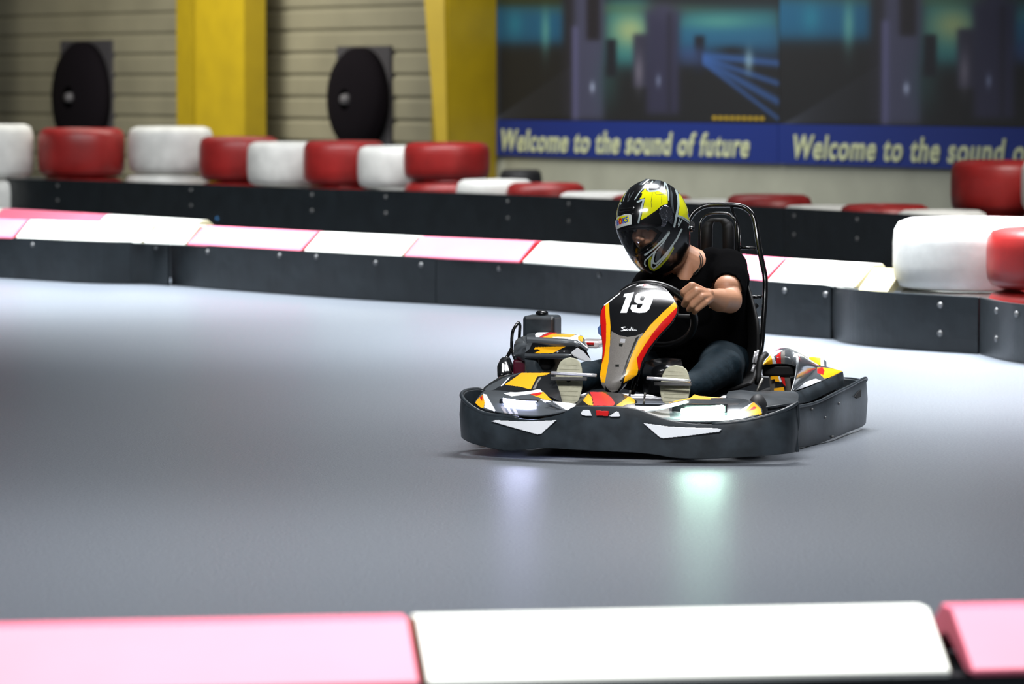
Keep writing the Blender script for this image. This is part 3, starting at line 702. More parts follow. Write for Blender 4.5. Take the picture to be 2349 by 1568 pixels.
# --- floor pan, side bodies (black plastic) under the pods
def plate(name, pts, z0, z1, m, parent, bv=.004):
    return prism(name, [Vector((x, y, z0)) for x, y in pts], [Vector((x, y, z1)) for x, y in pts], m, parent, bv=bv)
plate('floor_tray', [(-.30, .10), (.30, .10), (.34, .6), (.34, 1.2), (-.34, 1.2), (-.34, .6)], .045, .060, M_matte, kart)
for sx in (-1, 1):
    tube('chassis_rail', [(sx*.30, .08, .075), (sx*.33, .6, .075), (sx*.33, 1.5, .085)], .016, M_tube, kart)
tube('rear_axle', [(-.52, 1.33, .119), (0, 1.33, .119), (.52, 1.33, .119)], .02, M_silver, kart)
tube('front_axle_beam', [(-.46, .40, .13), (-.2, .34, .10), (.2, .34, .10), (.46, .40, .13)], .016, M_tube, kart)
def wheel(x, y, r, wd):
    pr = [(r*.55, -wd/2), (r*.8, -wd/2), (r*.95, -wd/2+.012), (r, -wd/2+.035), (r, wd/2-.035), (r*.95, wd/2-.012), (r*.8, wd/2), (r*.55, wd/2), (r*.5, 0)]
    V, Fc = lathe_vf(pr, 40, 'x', (0, 0, 0)); w = fix(mk('wheel', [v+Vector((x, y, r+.001)) for v in V], Fc, M_tyre, kart))
    pr = [(.001, -wd*.15), (r*.3, -wd*.2), (r*.52, -wd*.45), (r*.55, -wd*.45), (r*.55, wd*.45), (r*.52, wd*.45), (r*.3, wd*.2), (.001, wd*.15)]
    V, Fc = lathe_vf(pr, 30, 'x', (0, 0, 0), False); fix(mk('rim', [v+Vector((x, y, r+.001)) for v in V], Fc, M_metal, w))
wheel(-.46, .42, .108, .12); wheel(.45, .42, .108, .12); wheel(-.52, 1.33, .118, .2); wheel(.50, 1.33, .118, .2)

# --- headlight pods
def pod(side, front, ridge, back, paints, label=None):
    rows = [[K(*p) for p in r] for r in (front, ridge, back)]
    o = surf('headlight_pod', rows, M_fair, kart, 300, 50, .006)
    o.data.materials[0] = M_fair; paint(o, paints); return o
Y_ = 7.83
pl = pod(-1, [(1090, 924, .14), (1105, 936, .07), (1130, 943, .03), (1165, 949, .0), (1215, 954, -.03), (1250, 952, -.045), (1290, 945, -.055), (1302, 941, -.058)],
         [(1098, 912, .19), (1112, 910, .16), (1135, 912, .12), (1170, 916, .10), (1215, 921, .08), (1250, 928, .04), (1275, 935, .0), (1296, 939, -.04)],
         [(1108, 900, .26), (1118, 897, .26), (1145, 897, .25), (1180, 901, .20), (1215, 898, .20), (1240, 895, .20), (1262, 914, .10), (1285, 930, .0)],
         [(M_wht, Z([(540, 500), (600, 520), (760, 800), (740, 815), (560, 750), (570, 660), (545, 560)], 1040, 840, Y_)),
          (M_yel, Z([(380, 690), (450, 590), (530, 520), (570, 660), (545, 760), (450, 730)], 1040, 840, Y_)),
          (M_red, Z([(480, 570), (530, 530), (525, 640), (500, 600)], 1040, 840, Y_)),
          (M_wht, Z([(900, 500), (1200, 440), (1560, 415), (1600, 470), (1300, 520), (1050, 550)], 1040, 840, Y_)),
          (M_yel, Z([(1400, 520), (1620, 470), (1780, 625), (1650, 610)], 1040, 840, Y_)),
          (M_red, Z([(1380, 510), (1560, 475), (1600, 500), (1500, 545)], 1040, 840, Y_)),
          (M_wht, Z([(1560, 600), (1680, 620), (1870, 680), (1850, 700), (1640, 660)], 1040, 840, Y_)),
          (M_grey, Z([(850, 730), (900, 730), (970, 860), (920, 850)], 1040, 840, Y_)), (M_grey, Z([(950, 740), (1000, 740), (1070, 860), (1010, 860)], 1040, 840, Y_)),
          (M_grey, Z([(1050, 740), (1100, 740), (1170, 870), (1110, 870)], 1040, 840, Y_))])
pr_ = pod(1, [(1455, 946, -.066), (1480, 955, -.064), (1520, 963, -.06), (1570, 967, -.045), (1640, 967, -.03), (1690, 963, -.01), (1725, 957, .01), (1749, 948, .03)],
          [(1462, 943, -.05), (1490, 944, -.02), (1530, 943, .02), (1575, 939, .05), (1640, 935, .06), (1690, 931, .08), (1725, 932, .10), (1747, 938, .09)],
          [(1470, 940, -.02), (1500, 934, .04), (1540, 925, .12), (1590, 916, .18), (1640, 914, .20), (1690, 915, .21), (1718, 919, .20), (1738, 928, .16)],
          [(M_wht, Z([(475, 968), (990, 660), (1010, 690), (800, 850), (790, 930)], 1600, 840, Y_)),
           (M_yel, Z([(975, 670), (1010, 655), (1130, 770), (1160, 860), (790, 935), (790, 850), (900, 760)], 1600, 840, Y_)),
           (M_red, Z([(900, 820), (1010, 730), (1055, 745), (1040, 775)], 1600, 840, Y_)),
           (M_grey, Z([(1070, 855), (1600, 760), (1620, 930), (1400, 940)], 1330, 840, Y_))])
# raised rim decal behind the right pod (yellow edge) and light grey spear
def sheet(name, poly, yl0, yl1, m, parent, y0=None, y1=None, th=.005):
    ys = [p[1] for p in poly]; a, b = min(ys), max(ys)
    V = [K(x, y, yl1+(yl0-yl1)*((y-a)/max(b-a, 1e-6))) for x, y in poly]
    o = prism(name, V, [p+Vector((0, .002, -th)) for p in V], m, parent); return o
sheet('trim_edge', Z([(1500, 695), (1720, 615), (1990, 560), (2060, 500), (2150, 530), (2349, 560), (2349, 590), (1700, 680)], 1330, 840, Y_), .12, .22, M_yel, pr_)
sheet('trim_edge', Z([(0, 525), (400, 560), (850, 595), (950, 610), (940, 622), (400, 610), (0, 600)], 1600, 840, Y_), .2, .24, M_yel, pr_)
sheet('spear', Z([(835, 740), (1000, 705), (1400, 715), (1900, 610), (1950, 625), (1450, 760), (1250, 790), (1050, 855), (960, 855)], 1330, 840, Y_), -.05, .03, M_wht, pr_)
sheet('spear', Z([(1790, 625), (1950, 640), (2349, 690), (2200, 700), (2060, 805)], 1040, 840, Y_), -.06, .0, M_wht, pl)
sheet('spear', Z([(1660, 640), (1790, 630), (1900, 690), (2000, 790), (1870, 740)], 1040, 840, Y_), -.05, .02, M_fair, pl)
def led(poly, y0, y1, m, parent, hx):
    V = [K(x, y, yl) for (x, y), yl in zip(poly, (y0, y1, y1, y0))]
    o = prism('led_strip', V, [p+Vector((0, .02, -.004)) for p in V], m, parent, bv=.002); return o
led([(1153, 912), (1227, 923), (1226, 937), (1154, 923)], .06, .03, M_lampL, pl, 0)
led([(1562, 937), (1658, 928), (1659, 945), (1562, 949)], -.02, .0, M_lampR, pr_, 0)
box('led_housing', K(1191, 926, .075), (.145, .02, .034), M_gloss, pl, bv=.004)
box('led_housing', K(1606, 937, .035), (.20, .03, .034), M_gloss, pr_, bv=.004)
# nose between the pods
nose = surf('nose_panel', [[K(*p) for p in r] for r in (
    [(1318, 934, -.06), (1345, 933, -.065), (1385, 935, -.066), (1425, 937, -.064), (1460, 940, -.055)],
    [(1325, 925, .0), (1348, 915, .02), (1385, 917, .02), (1425, 920, .02), (1456, 925, .01)],
    [(1334, 918, .06), (1352, 900, .11), (1385, 900, .12), (1430, 905, .11), (1462, 922, .05)])], M_gloss, kart, 90, 26)
paint(nose, [(M_red, Z([(180, 470), (420, 475), (560, 560), (640, 680), (600, 720), (240, 715), (235, 600)], 1330, 840, Y_)),
             (M_yel, Z([(60, 625), (155, 500), (210, 560), (240, 715), (150, 705)], 1330, 840, Y_)),
             (M_yel, Z([(655, 715), (900, 535), (945, 530), (1000, 670), (830, 700), (760, 730)], 1330, 840, Y_))])
# fairing rising behind the left pod (over the wheel)
wf = surf('wheel_fairing', [[K(*p) for p in r] for r in (
    [(1107, 899, .26), (1150, 903, .22), (1200, 905, .19), (1245, 905, .16), (1290, 925, .10)],
    [(1113, 888, .36), (1150, 884, .34), (1200, 882, .31), (1245, 884, .28), (1284, 900, .20)],
    [(1146, 866, .52), (1172, 860, .50), (1205, 856, .48), (1240, 855, .45), (1270, 858, .38)],
    [(1150, 868, .58), (1176, 863, .56), (1208, 860, .54), (1240, 860, .52), (1268, 864, .46)])], M_gloss, kart, 130, 30)
paint(wf, [(M_fair, Z([(560, 430), (620, 370), (900, 220), (1240, 110), (1200, 140), (1000, 215), (830, 370), (740, 430), (600, 460)], 1040, 840, Y_)),
           (M_wht, Z([(1000, 205), (1015, 215), (890, 360), (850, 370)], 1040, 840, Y_)),  # white sliver: highlight painted along the fairing's rim
           (M_yel, Z([(925, 340), (1230, 128), (1740, 128), (1690, 160), (1510, 195), (1395, 420), (1340, 415), (1200, 378), (1100, 365)], 1040, 840, Y_)),
           (M_grey, Z([(1540, 215), (1590, 205), (1570, 240), (1520, 300), (1480, 410), (1430, 412)], 1040, 840, Y_), ) ])
# fairing behind the right pod: low black wheel cover and side body
surf('wheel_fairing', [[K(*p) for p in r] for r in (
    [(1665, 912, .26), (1700, 925, .22), (1745, 935, .20), (1790, 930, .24), (1830, 925, .34)],
    [(1668, 904, .34), (1700, 902, .34), (1745, 908, .34), (1790, 912, .36), (1832, 906, .46)],
    [(1672, 899, .44), (1700, 896, .44), (1735, 900, .46), (1780, 898, .50), (1822, 899, .60)],
    [(1676, 902, .52), (1705, 899, .52), (1740, 901, .54), (1780, 900, .58), (1818, 902, .66)])], M_plast, kart, 60, 10)
tw = bmesh.new(); ellip(tw, K(1738, 938, .22), (.035, .055, .055)); me = bpy.data.meshes.new('tmp'); tw.to_mesh(me); tw.free(); me.name = 'tyre_guard'
me.polygons.foreach_set('use_smooth', np.ones(len(me.polygons), bool))
me.materials.append(M_tyre); ob = bpy.data.objects.new('tyre_guard', me); C.objects.link(ob); ob.parent = kart

# --- right side pod (photo right)
P = lambda x, y, yl: K(1680+x/7.12, 720+y/7.12, yl)
sp_o = [P(500, 830, .95), P(560, 750, .97), P(640, 665, .98), P(735, 605, 1.0), P(830, 590, 1.0), P(930, 590, 1.0), P(1020, 635, 1.0), P(1065, 700, .98), P(1070, 790, .95), P(1055, 900, .9), P(1030, 1050, .84), P(970, 1265, .76)]
sp_b = [P(660, 800, 1.25), P(700, 730, 1.25), P(740, 640, 1.27), P(800, 590, 1.3), P(870, 582, 1.3), P(960, 600, 1.3), P(1100, 660, 1.32), P(1220, 720, 1.33), P(1405, 850, 1.32), P(1270, 980, 1.16), P(1120, 1120, .98), P(985, 1250, .77)]
# front arch band
ar_i = [P(500, 832, .95), P(560, 820, .96), P(640, 812, .97), P(735, 806, .98), P(830, 808, .98), P(900, 815, .98), P(980, 835, .97), P(1030, 855, .95), P(1050, 880, .93), P(1050, 905, .9), P(1025, 1050, .84), P(968, 1268, .76)]
arch = surf('side_pod', [ar_i, [(a+b)/2+Vector((0, -.012, 0)) for a, b in zip(ar_i, sp_o)], sp_o], M_fair, kart, 132, 18, .005)
paint(arch, [(M_fair, Z([(480, 560), (1100, 560), (1100, 900), (480, 900)], 1680, 720, 7.12)),
             (M_yel, Z([(490, 840), (640, 660), (660, 810)], 1680, 720, 7.12)), (M_wht, Z([(635, 690), (665, 675), (725, 820), (660, 820)], 1680, 720, 7.12)),
             (M_wht, Z([(620, 690), (700, 610), (830, 585), (810, 610), (740, 650), (690, 690)], 1680, 720, 7.12)),
             (M_red, Z([(705, 700), (790, 620), (800, 820), (725, 820)], 1680, 720, 7.12)), (M_grey, Z([(800, 620), (860, 600), (855, 820), (800, 820)], 1680, 720, 7.12))])
sidef = surf('side_panel', [sp_o, [(a*.5+b*.5)+Vector((.0, 0, .006)) for a, b in zip(sp_o, sp_b)], sp_b], M_fair, arch, 132, 18, .005)
# flank: lower triangle facing out, orange
fk = surf('flank_panel', [[P(970, 1265, .76), P(1200, 1190, .96), P(1430, 1110, 1.14), P(1600, 1030, 1.26), P(1785, 942, 1.40)],
                          [P(1010, 1225, .78), P(1180, 1110, .98), P(1330, 1010, 1.15), P(1500, 960, 1.25), P(1785, 938, 1.40)],
                          [P(985, 1235, .78), P(1100, 1130, .98), P(1230, 1010, 1.14), P(1405, 855, 1.30), P(1780, 934, 1.41)]], M_fair, arch, 100, 24, .004)
paint(fk, [(M_yel, Z([(1380, 880), (1500, 880), (1680, 905), (1790, 940), (1600, 1035), (1500, 1060), (1440, 1000)], 1680, 720, 7.12)),
           (M_red, Z([(1385, 900), (1470, 870), (1500, 930), (1480, 1000), (1385, 970)], 1680, 720, 7.12)),
           (M_wht, Z([(1000, 1250), (1200, 1110), (1350, 1060), (1450, 1090), (1200, 1195)], 1680, 720, 7.12))])
bk = surf('rear_fin', [[P(1240, 730, 1.36), P(1330, 790, 1.38), P(1450, 850, 1.40), P(1535, 865, 1.42)],
                       [P(1240, 712, 1.40), P(1330, 712, 1.44), P(1450, 728, 1.45), P(1530, 780, 1.46)]], M_wht, arch, 60, 20, .004)
paint(bk, [(M_yel, Z([(1250, 700), (1440, 700), (1440, 870), (1250, 800)], 1680, 720, 7.12)), (M_fair, Z([(1480, 700), (1560, 700), (1560, 900), (1500, 900)], 1680, 720, 7.12))])
# inner opening: dark recess and engine-bay decal below
box('dark_recess', K(1789, 848, 1.03), (.125, .08, .045), M_matte, arch, bv=.01)  # solid black box standing in for the dark inside the opening
inner = sheet('inner_panel', Z([(600, 1000), (940, 1000), (960, 1260), (620, 1260)], 1680, 720, 7.12), 1.02, 1.0, M_grey, arch)
for nm, mm, pp in (('inner_decal', M_yel, [(625, 1015), (745, 1012), (775, 1110), (700, 1100), (690, 1060), (625, 1070)]), ('inner_decal', M_wht, [(745, 1015), (775, 1015), (808, 1110), (775, 1112)]),
                   ('inner_decal', M_red, [(790, 1030), (850, 1035), (870, 1180), (820, 1130)]), ('inner_decal', M_gloss, [(700, 1110), (820, 1110), (815, 1190), (700, 1200)]), ('inner_decal', M_yel, [(680, 1215), (840, 1190), (850, 1255), (680, 1250)])):
    V = [K(x, y, .985) for x, y in Z(pp, 1680, 720, 7.12)]; prism(nm, V, [p+Vector((0, .004, 0)) for p in V], mm, inner)
# black side body under the pod
surf('side_body', [[K(*p) for p in r] for r in (
    [(1740, 902, .50), (1790, 901, .60), (1818, 900, .74), (1850, 890, .92), (1890, 873, 1.14), (1932, 852, 1.40)],
    [(1742, 918, .46), (1790, 916, .56), (1822, 913, .72), (1855, 903, .90), (1893, 886, 1.12), (1934, 866, 1.40)],
    [(1745, 935, .44), (1790, 930, .54), (1826, 927, .70), (1858, 920, .90), (1896, 902, 1.12), (1934, 884, 1.40)])], M_plast, kart, 60, 10)
plate('side_shelf', [(.36, .5), (.52, .56), (.56, .8), (.60, 1.4), (.40, 1.42), (.36, 1.2)], .17, .18, M_matte, kart)
# box('side_box', K(1760, 880, .98), (.22, .3, .12), M_matte, kart, bv=.01)

# --- left side pod (photo left), engine side
Qz = lambda x, y, yl: K(1130+x/8.7, 700+y/8.7, yl)
lp = surf('side_pod', [[Qz(*p) for p in r] for r in (
    [(690, 585, 1.12), (900, 552, 1.16), (1160, 545, 1.18), (1400, 575, 1.18), (1650, 597, 1.16), (1800, 622, 1.1)],
    [(684, 640, .86), (900, 648, .85), (1200, 662, .84), (1500, 680, .84), (1690, 705, .84), (1905, 868, .84)],
    [(700, 745, .83), (870, 760, .82), (1200, 815, .81), (1480, 825, .81), (1720, 818, .81), (1850, 900, .83)])], M_fair, kart, 150, 24, .006)
paint(lp, [(M_wht, Z([(850, 600), (900, 540), (1150, 540), (1000, 600), (930, 650), (860, 645)], 1130, 700, 8.7)), (M_red, Z([(930, 650), (1150, 540), (1300, 560), (1000, 650)], 1130, 700, 8.7)),
           (M_yel, Z([(1000, 650), (1200, 580), (1640, 590), (1640, 650), (1690, 700), (1600, 690)], 1130, 700, 8.7)), (M_yel, Z([(1700, 610), (1820, 640), (1780, 740), (1690, 700)], 1130, 700, 8.7)),
           (M_wht, Z([(1190, 645), (1560, 650), (1640, 610), (1760, 600), (1700, 640), (1700, 700), (1900, 860), (1880, 870), (1690, 715), (1450, 680), (1220, 665)], 1130, 700, 8.7)),
           (M_fair, Z([(680, 655), (900, 660), (1220, 672), (1500, 690), (1690, 715), (1890, 880), (1800, 900), (600, 850)], 1130, 700, 8.7))])
fr = surf('front_panel', [[Qz(*p) for p in r] for r in (
    [(700, 745, .83), (870, 760, .82), (1200, 820, .81), (1480, 825, .81), (1720, 818, .81), (1860, 900, .83)],
    [(650, 970, .80), (850, 975, .79), (1200, 985, .78), (1500, 990, .78), (1650, 980, .79), (1970, 1120, .82)],
    [(640, 1040, .81), (850, 1050, .80), (1200, 1050, .79), (1450, 1050, .79), (1640, 1045, .80), (1950, 1140, .83)])], M_gloss, lp, 150, 24, .006)
paint(fr, [(M_yel, Z([(860, 842), (1460, 832), (1200, 962), (830, 962), (955, 905), (900, 880), (830, 885)], 1130, 700, 8.7)), (M_wht, Z([(1575, 945), (1690, 848), (1800, 920), (1972, 1110), (1950, 1138), (1740, 1050)], 1130, 700, 8.7)),
           (M_fair, Z([(640, 965), (1550, 975), (1640, 1040), (1450, 1060), (640, 1060)], 1130, 700, 8.7)), (M_fair, Z([(600, 700), (860, 745), (800, 760), (740, 880), (640, 960)], 1130, 700, 8.7)),
           (M_silver, Z([(1280, 930), (1310, 920), (1330, 930), (1290, 950)], 1130, 700, 8.7)), (M_silver, Z([(1420, 920), (1450, 920), (1440, 935), (1420, 935)], 1130, 700, 8.7))])
sheet('teardrop_decal', Z([(1575, 945), (1620, 890), (1690, 848), (1800, 920), (1910, 1030), (1972, 1110), (1950, 1138), (1850, 1100), (1740, 1050), (1620, 990)], 1130, 700, 8.7), .775, .775, M_wht, fr)
dk = surf('lower_panel', [[Qz(*p) for p in r] for r in (
    [(640, 1045, .82), (740, 1050, .82), (850, 1050, .82), (870, 1055, .83)], [(660, 1200, .80), (760, 1210, .80), (860, 1220, .80), (940, 1230, .82)], [(690, 1345, .78), (800, 1345, .78), (930, 1345, .78), (1020, 1340, .80)])], M_plast, lp, 30, 10)
sb = surf('chrome_cheek', [[Qz(*p) for p in r] for r in (
    [(440, 790, .98), (480, 700, 1.0), (560, 650, 1.02), (690, 610, 1.04)], [(430, 900, .90), (520, 820, .86), (640, 760, .84), (800, 755, .84)],
    [(430, 1000, .88), (540, 960, .84), (620, 900, .83), (680, 880, .83)], [(530, 1085, .90), (580, 1090, .87), (640, 1110, .86), (665, 1110, .86)])], M_fair, lp, 40, 12)
eng = box('engine', Qz(1150, 1180, .93), (.17, .14, .085), M_metal, kart, bv=.008)
V, Fc = lathe_vf([(.001, 0), (.03, .0), (.032, .02), (.02, .03), (.001, .03)], 24, 'y', (0, 0, 0), False)
fix(mk('crank_cover', [Vector((v.x, -v.y, v.z))*.9+Qz(1090, 1150, .858) for v in V], Fc, M_matte, eng)); fix(mk('bolt', [Vector((v.x, -v.y, v.z))*.4+Qz(975, 1160, .858) for v in V], Fc, M_silver, eng))
fix(mk('bolt', [Vector((v.x, -v.y, v.z))*.35+Qz(1190, 1175, .858) for v in V], Fc, M_matte, eng))
box('exhaust_shield', Qz(640, 1240, .95), (.06, .15, .07), M_maroon, kart, bv=.01)
box('air_filter_cover', Qz(1980, 760, 1.05), (.09, .16, .028), mat('pearl_white', (230, 225, 225), .15, coat=.8), kart, bv=.01)
box('red_label', Qz(1950, 760, .965), (.028, .008, .008), M_red, kart)
# fuel tank
tz = Qz(990, 400, 1.22); tk = box('fuel_tank', tz+Vector((0, 0, -.035)), (.128, .13, .15), M_plast, kart, bv=.014)
V, Fc = lathe_vf([(.001, .016), (.018, .016), (.024, .010), (.025, .002), (.014, 0), (.013, -.012), (.001, -.012)], 28, 'z', (0, 0, 0), False)
cp = Qz(985, 170, 1.22); fix(mk('cap', [v+cp+Vector((0, 0, -.004)) for v in V], Fc, M_gloss, tk))
# rear-left guard tubes
tube('guard_loop', [Qz(380, 860, 1.0), Qz(385, 640, 1.0), Qz(410, 500, 1.0), Qz(470, 400, 1.02), Qz(515, 350, 1.04), Qz(545, 400, 1.08), Qz(540, 520, 1.1), Qz(530, 680, 1.1)], .0062, M_tube, kart)
tube('guard_stay', [Qz(380, 860, 1.0), Qz(330, 960, .98), Qz(270, 1060, .96), Qz(200, 1130, .92)], .007, M_tube, kart)
tube('guard_stay', [Qz(400, 900, 1.0), Qz(460, 1050, 1.0), Qz(540, 1230, .98)], .010, M_matte, kart)
blob('rear_guard', [(Qz(230, 1120, .92), .018, Qz(190, 1240, .86), .020), (Qz(190, 1240, .86), .020, Qz(185, 1400, .82), .018), (Qz(300, 1080, .94), .012, Qz(370, 1280, .90), .014), (Qz(250, 1200, .88), .02, Qz(300, 1380, .84), .02)], [], M_gloss, kart, .004, 4)

# --- number panel
ED = [(650, 1462, 1498), (655, 1448, 1514), (662, 1434, 1525), (669, 1423, 1532), (683, 1402, 1543), (695, 1388, 1550), (703, 1383, 1553), (712, 1379, 1553.5), (722, 1377.5, 1550), (740, 1377.5, 1541),
      (758, 1379, 1526), (772, 1380.5, 1512), (790, 1382.5, 1499), (805, 1383, 1489), (830, 1381, 1475), (848, 1378, 1468), (860, 1376, 1460), (872, 1377.5, 1444), (881, 1380, 1431), (889, 1385, 1425), (895, 1390, 1421), (900, 1396, 1416), (904, 1402, 1410)]
ey = np.array([e[0] for e in ED], float); el = np.array([e[1] for e in ED], float); er = np.array([e[2] for e in ED], float)
NV, NU = 500, 320; V = []; Fc = []
for j in range(NV+1):
    t = j/NV; py = 650+254*t; l = float(np.interp(py, ey, el)); r = float(np.interp(py, ey, er))
    yl = .50-.28*t + (.05*((705-py)/55)**2 if py < 705 else 0) + (.03*((py-870)/34)**2 if py > 870 else 0)
    for i in range(NU+1):
        u = -1+2*i/NU; bul = .035*(1-abs(u)**2.4)*math.sin(math.pi*min(max(t, .04), .96))**.5
        V.append(K(l+(r-l)*(u+1)/2, py, yl-bul))
    # side flange going back
for j in range(NV):
    for i in range(NU): a = j*(NU+1)+i; Fc.append((a, a+1, a+NU+2, a+NU+1))
npn = mk('number_panel', V, Fc, M_gloss, kart); npn.data.materials[0] = M_gloss
ring = [j*(NU+1) for j in range(NV+1)] + [NV*(NU+1)+i for i in range(1, NU+1)] + [j*(NU+1)+NU for j in range(NV-1, -1, -1)] + [i for i in range(NU-1, 0, -1)]
RV = [V[k] for k in ring]; cen = sum(RV, Vector())/len(RV)
rv = []; 
for p in RV:
    d_ = Vector((cen.x-p.x, 0, cen.z-p.z)); d_.normalize(); rv += [p, p+Vector((0, .03, 0))+d_*.004, p+Vector((0, .10, -.01))+d_*.022]
n_ = len(RV); rf_ = []
for k in range(n_):
    k2 = (k+1) % n_; rf_ += [(3*k, 3*k2, 3*k2+1, 3*k+1), (3*k+1, 3*k2+1, 3*k2+2, 3*k+2)]
solid(fix(mk('panel_skirt', rv, rf_, M_gloss, npn)), .003, 0)
z2 = lambda L_: Z(L_, 1340, 620, 5.06)
paint(npn, [(M_grey, z2([(318, 705), (400, 750), (500, 772), (600, 758), (690, 722), (655, 790), (600, 880), (540, 1000), (495, 1110), (445, 1260), (425, 1340), (385, 1400), (320, 1410), (265, 1370), (232, 1310), (255, 1180), (280, 1050), (298, 900), (305, 780)])),
            (M_line, z2([(600, 780), (640, 760), (520, 1020), (440, 1290), (415, 1290), (490, 1050)])),
            (M_grey, z2([(180, 1200), (215, 1300), (240, 1300), (250, 1400), (300, 1440), (250, 1430), (200, 1380)])),
            (M_red, z2([(228, 410), (255, 398), (256, 480), (270, 650), (262, 900), (225, 1090), (200, 1110), (205, 950), (205, 800), (185, 560), (190, 480)])),
            (M_yel, z2([(246, 396), (288, 372), (292, 480), (306, 650), (300, 850), (283, 1060), (240, 1302), (203, 1302), (176, 1210), (196, 1110), (232, 1000), (254, 820), (256, 620), (245, 480)])),
            (M_red, z2([(1100, 400), (1085, 480), (1010, 600), (870, 750), (750, 900), (670, 1050), (640, 1170), (603, 1030), (640, 960), (700, 860), (820, 690), (960, 520), (1060, 440)])),
            (M_yel, z2([(1052, 362), (1078, 372), (1078, 425), (1000, 500), (900, 600), (790, 735), (700, 870), (610, 1020), (628, 1150), (612, 1222), (455, 1308), (490, 1150), (545, 1000), (630, 810), (770, 630), (920, 480)])),
            (M_wht, z2([(228, 400), (420, 255), (418, 268), (285, 372), (250, 398), (230, 408)])), (M_wht, z2([(995, 312), (1012, 305), (1058, 352), (1050, 366)])),
            (M_wht, z2([(467, 272), (580, 252), (495, 492), (420, 490), (488, 308), (455, 308)])),
            (M_wht, z2([(625, 262), (690, 251), (770, 262), (803, 290), (795, 345), (755, 450), (715, 486), (640, 493), (560, 482), (536, 440), (550, 398), (618, 398), (610, 432), (640, 442), (665, 420), (682, 385), (620, 385), (585, 365), (585, 330), (600, 285)])),
            (M_gloss, z2([(660, 298), (695, 296), (708, 312), (690, 348), (655, 350), (645, 330)])),
            (M_wht, z2([(475, 655), (435, 662), (455, 680), (480, 692), (430, 700)]), 2.2), (M_wht, z2([(494, 694), (490, 684), (502, 677), (513, 684), (507, 695), (494, 694)]), 1.3), (M_wht, z2([(548, 655), (540, 694), (524, 694), (524, 682), (543, 680)]), 1.3), (M_wht, z2([(562, 680), (558, 693), (580, 690), (612, 692)]), 1.3), (M_wht, z2([(566, 668), (568, 670)]), 1.4),
            (M_wht, z2([(600, 185), (640, 162), (690, 160), (680, 182)])), (M_red, z2([(690, 160), (775, 172), (770, 190), (690, 182)])),
            (M_silver, z2([(425, 790), (480, 795), (470, 840), (415, 835)])), (M_line, z2([(405, 845), (450, 850), (440, 885), (405, 880)])), (M_line, z2([(362, 1090), (405, 1090), (405, 1120), (362, 1120)]))])
# column shroud behind the panel (pale blue) and steering column
prism('column_cover', [K(1384, 735, .56), K(1370, 752, .58), K(1372, 765, .58), K(1384, 776, .56)], [K(1400, 735, .60), K(1390, 752, .62), K(1390, 765, .62), K(1400, 776, .60)], M_pblue, kart, bv=.002)
SWC = K(1503, 722, .66); tube('steering_column', [SWC+Vector((0, .0, 0)), K(1450, 900, .40)], .012, M_tube, kart)
# steering wheel
swn = Vector((0, -.86, .5)).normalized(); swn = Vector((.06, .80, .60)).normalized()
sx = Vector((1, 0, 0)); sx = (sx-swn*sx.dot(swn)).normalized(); sy = swn.cross(sx); SR = .150
swp = [SWC + sx*math.cos(a)*SR + sy*math.sin(a)*SR for a in [2*math.pi*k/48 for k in range(48)]]
sw = tube('steering_wheel', swp, .0145, mat('wheel_grip', (15, 14, 15), .35, bump=(60, .2, .003)), kart, 0, True, 16)
tube('spoke', [SWC-sx*SR, SWC, SWC+sx*SR], .010, M_matte, sw); tube('spoke', [SWC, SWC-sy*SR], .010, M_matte, sw)

# --- pedals, foot bar
tube('foot_bar', [K(1265, 855, .27), K(1318, 858, .265), K(1368, 861, .26)], .0065, M_silver, kart, 2)
tube('foot_bar', [K(1484, 867, .25), K(1530, 870, .245), K(1584, 874, .24)], .0065, M_silver, kart, 2)
for x0, x1, y in ((1262, 1346, 869), (1500, 1586, 881)):
    q = [K(x0, y-5, .30), K(x1, y-4, .30), K(x1, y+4, .285), K(x0, y+3, .285)]; pd = prism('pedal', q, [v+Vector((0, .012, 0)) for v in q], M_matte, kart, bv=.002)  # pedal plate, its black also standing in for the foot bar's shadow
    tube('pedal_arm', [K((x0+x1)/2, y, .31), K((x0+x1)/2+3, y+30, .42), K((x0+x1)/2+4, y+50, .40)], .008, M_tube, pd, 3)
# under-dash bar with black fuel cover
surf('tank_cover', [[K(*p) for p in r] for r in ([(1478, 905, .42), (1500, 902, .38), (1530, 900, .38), (1572, 898, .42)], [(1474, 860, .42), (1500, 850, .36), (1530, 846, .36), (1568, 850, .42)],
    [(1482, 830, .48), (1505, 824, .46), (1530, 822, .46), (1562, 824, .48)])], M_gloss, kart, 30, 10)
for x, y in ((1446, 900), (1480, 905), (1478, 920)):
    tube('stay_bolt', [K(x, y-5, .2), K(x-2, y+8, .2)], .004, M_metal, kart, 2)

# --- seat and hoop
tube('seat_hoop', [K(*p) for p in ((1578, 620, 1.20), (1578, 520, 1.22), (1585, 496, 1.23), (1600, 480, 1.24), (1622, 471, 1.25), (1660, 469.5, 1.25), (1692, 471, 1.25), (1712, 478, 1.25), (1727, 494, 1.24), (1734, 520, 1.23), (1740, 560, 1.21), (1749, 605, 1.18), (1755, 636, 1.16), (1755, 680, 1.14), (1751, 740, 1.10), (1747, 790, 1.06), (1740, 830, 1.04), (1730, 870, 1.02))], .0105, M_tube, kart, 5)
tube('inner_tube', [K(*p) for p in ((1678, 472, 1.25), (1681, 485, 1.24), (1692, 515, 1.22), (1695, 560, 1.2), (1694, 600, 1.19), (1692, 700, 1.16))], .0065, M_tube, kart, 5)
tube('cross_bar', [K(1695, 568, 1.2), K(1734, 569, 1.2)], .0065, M_tube, kart, 2); tube('cross_bar', [K(1706, 681, 1.16), K(1748, 681, 1.15)], .007, M_tube, kart, 2)
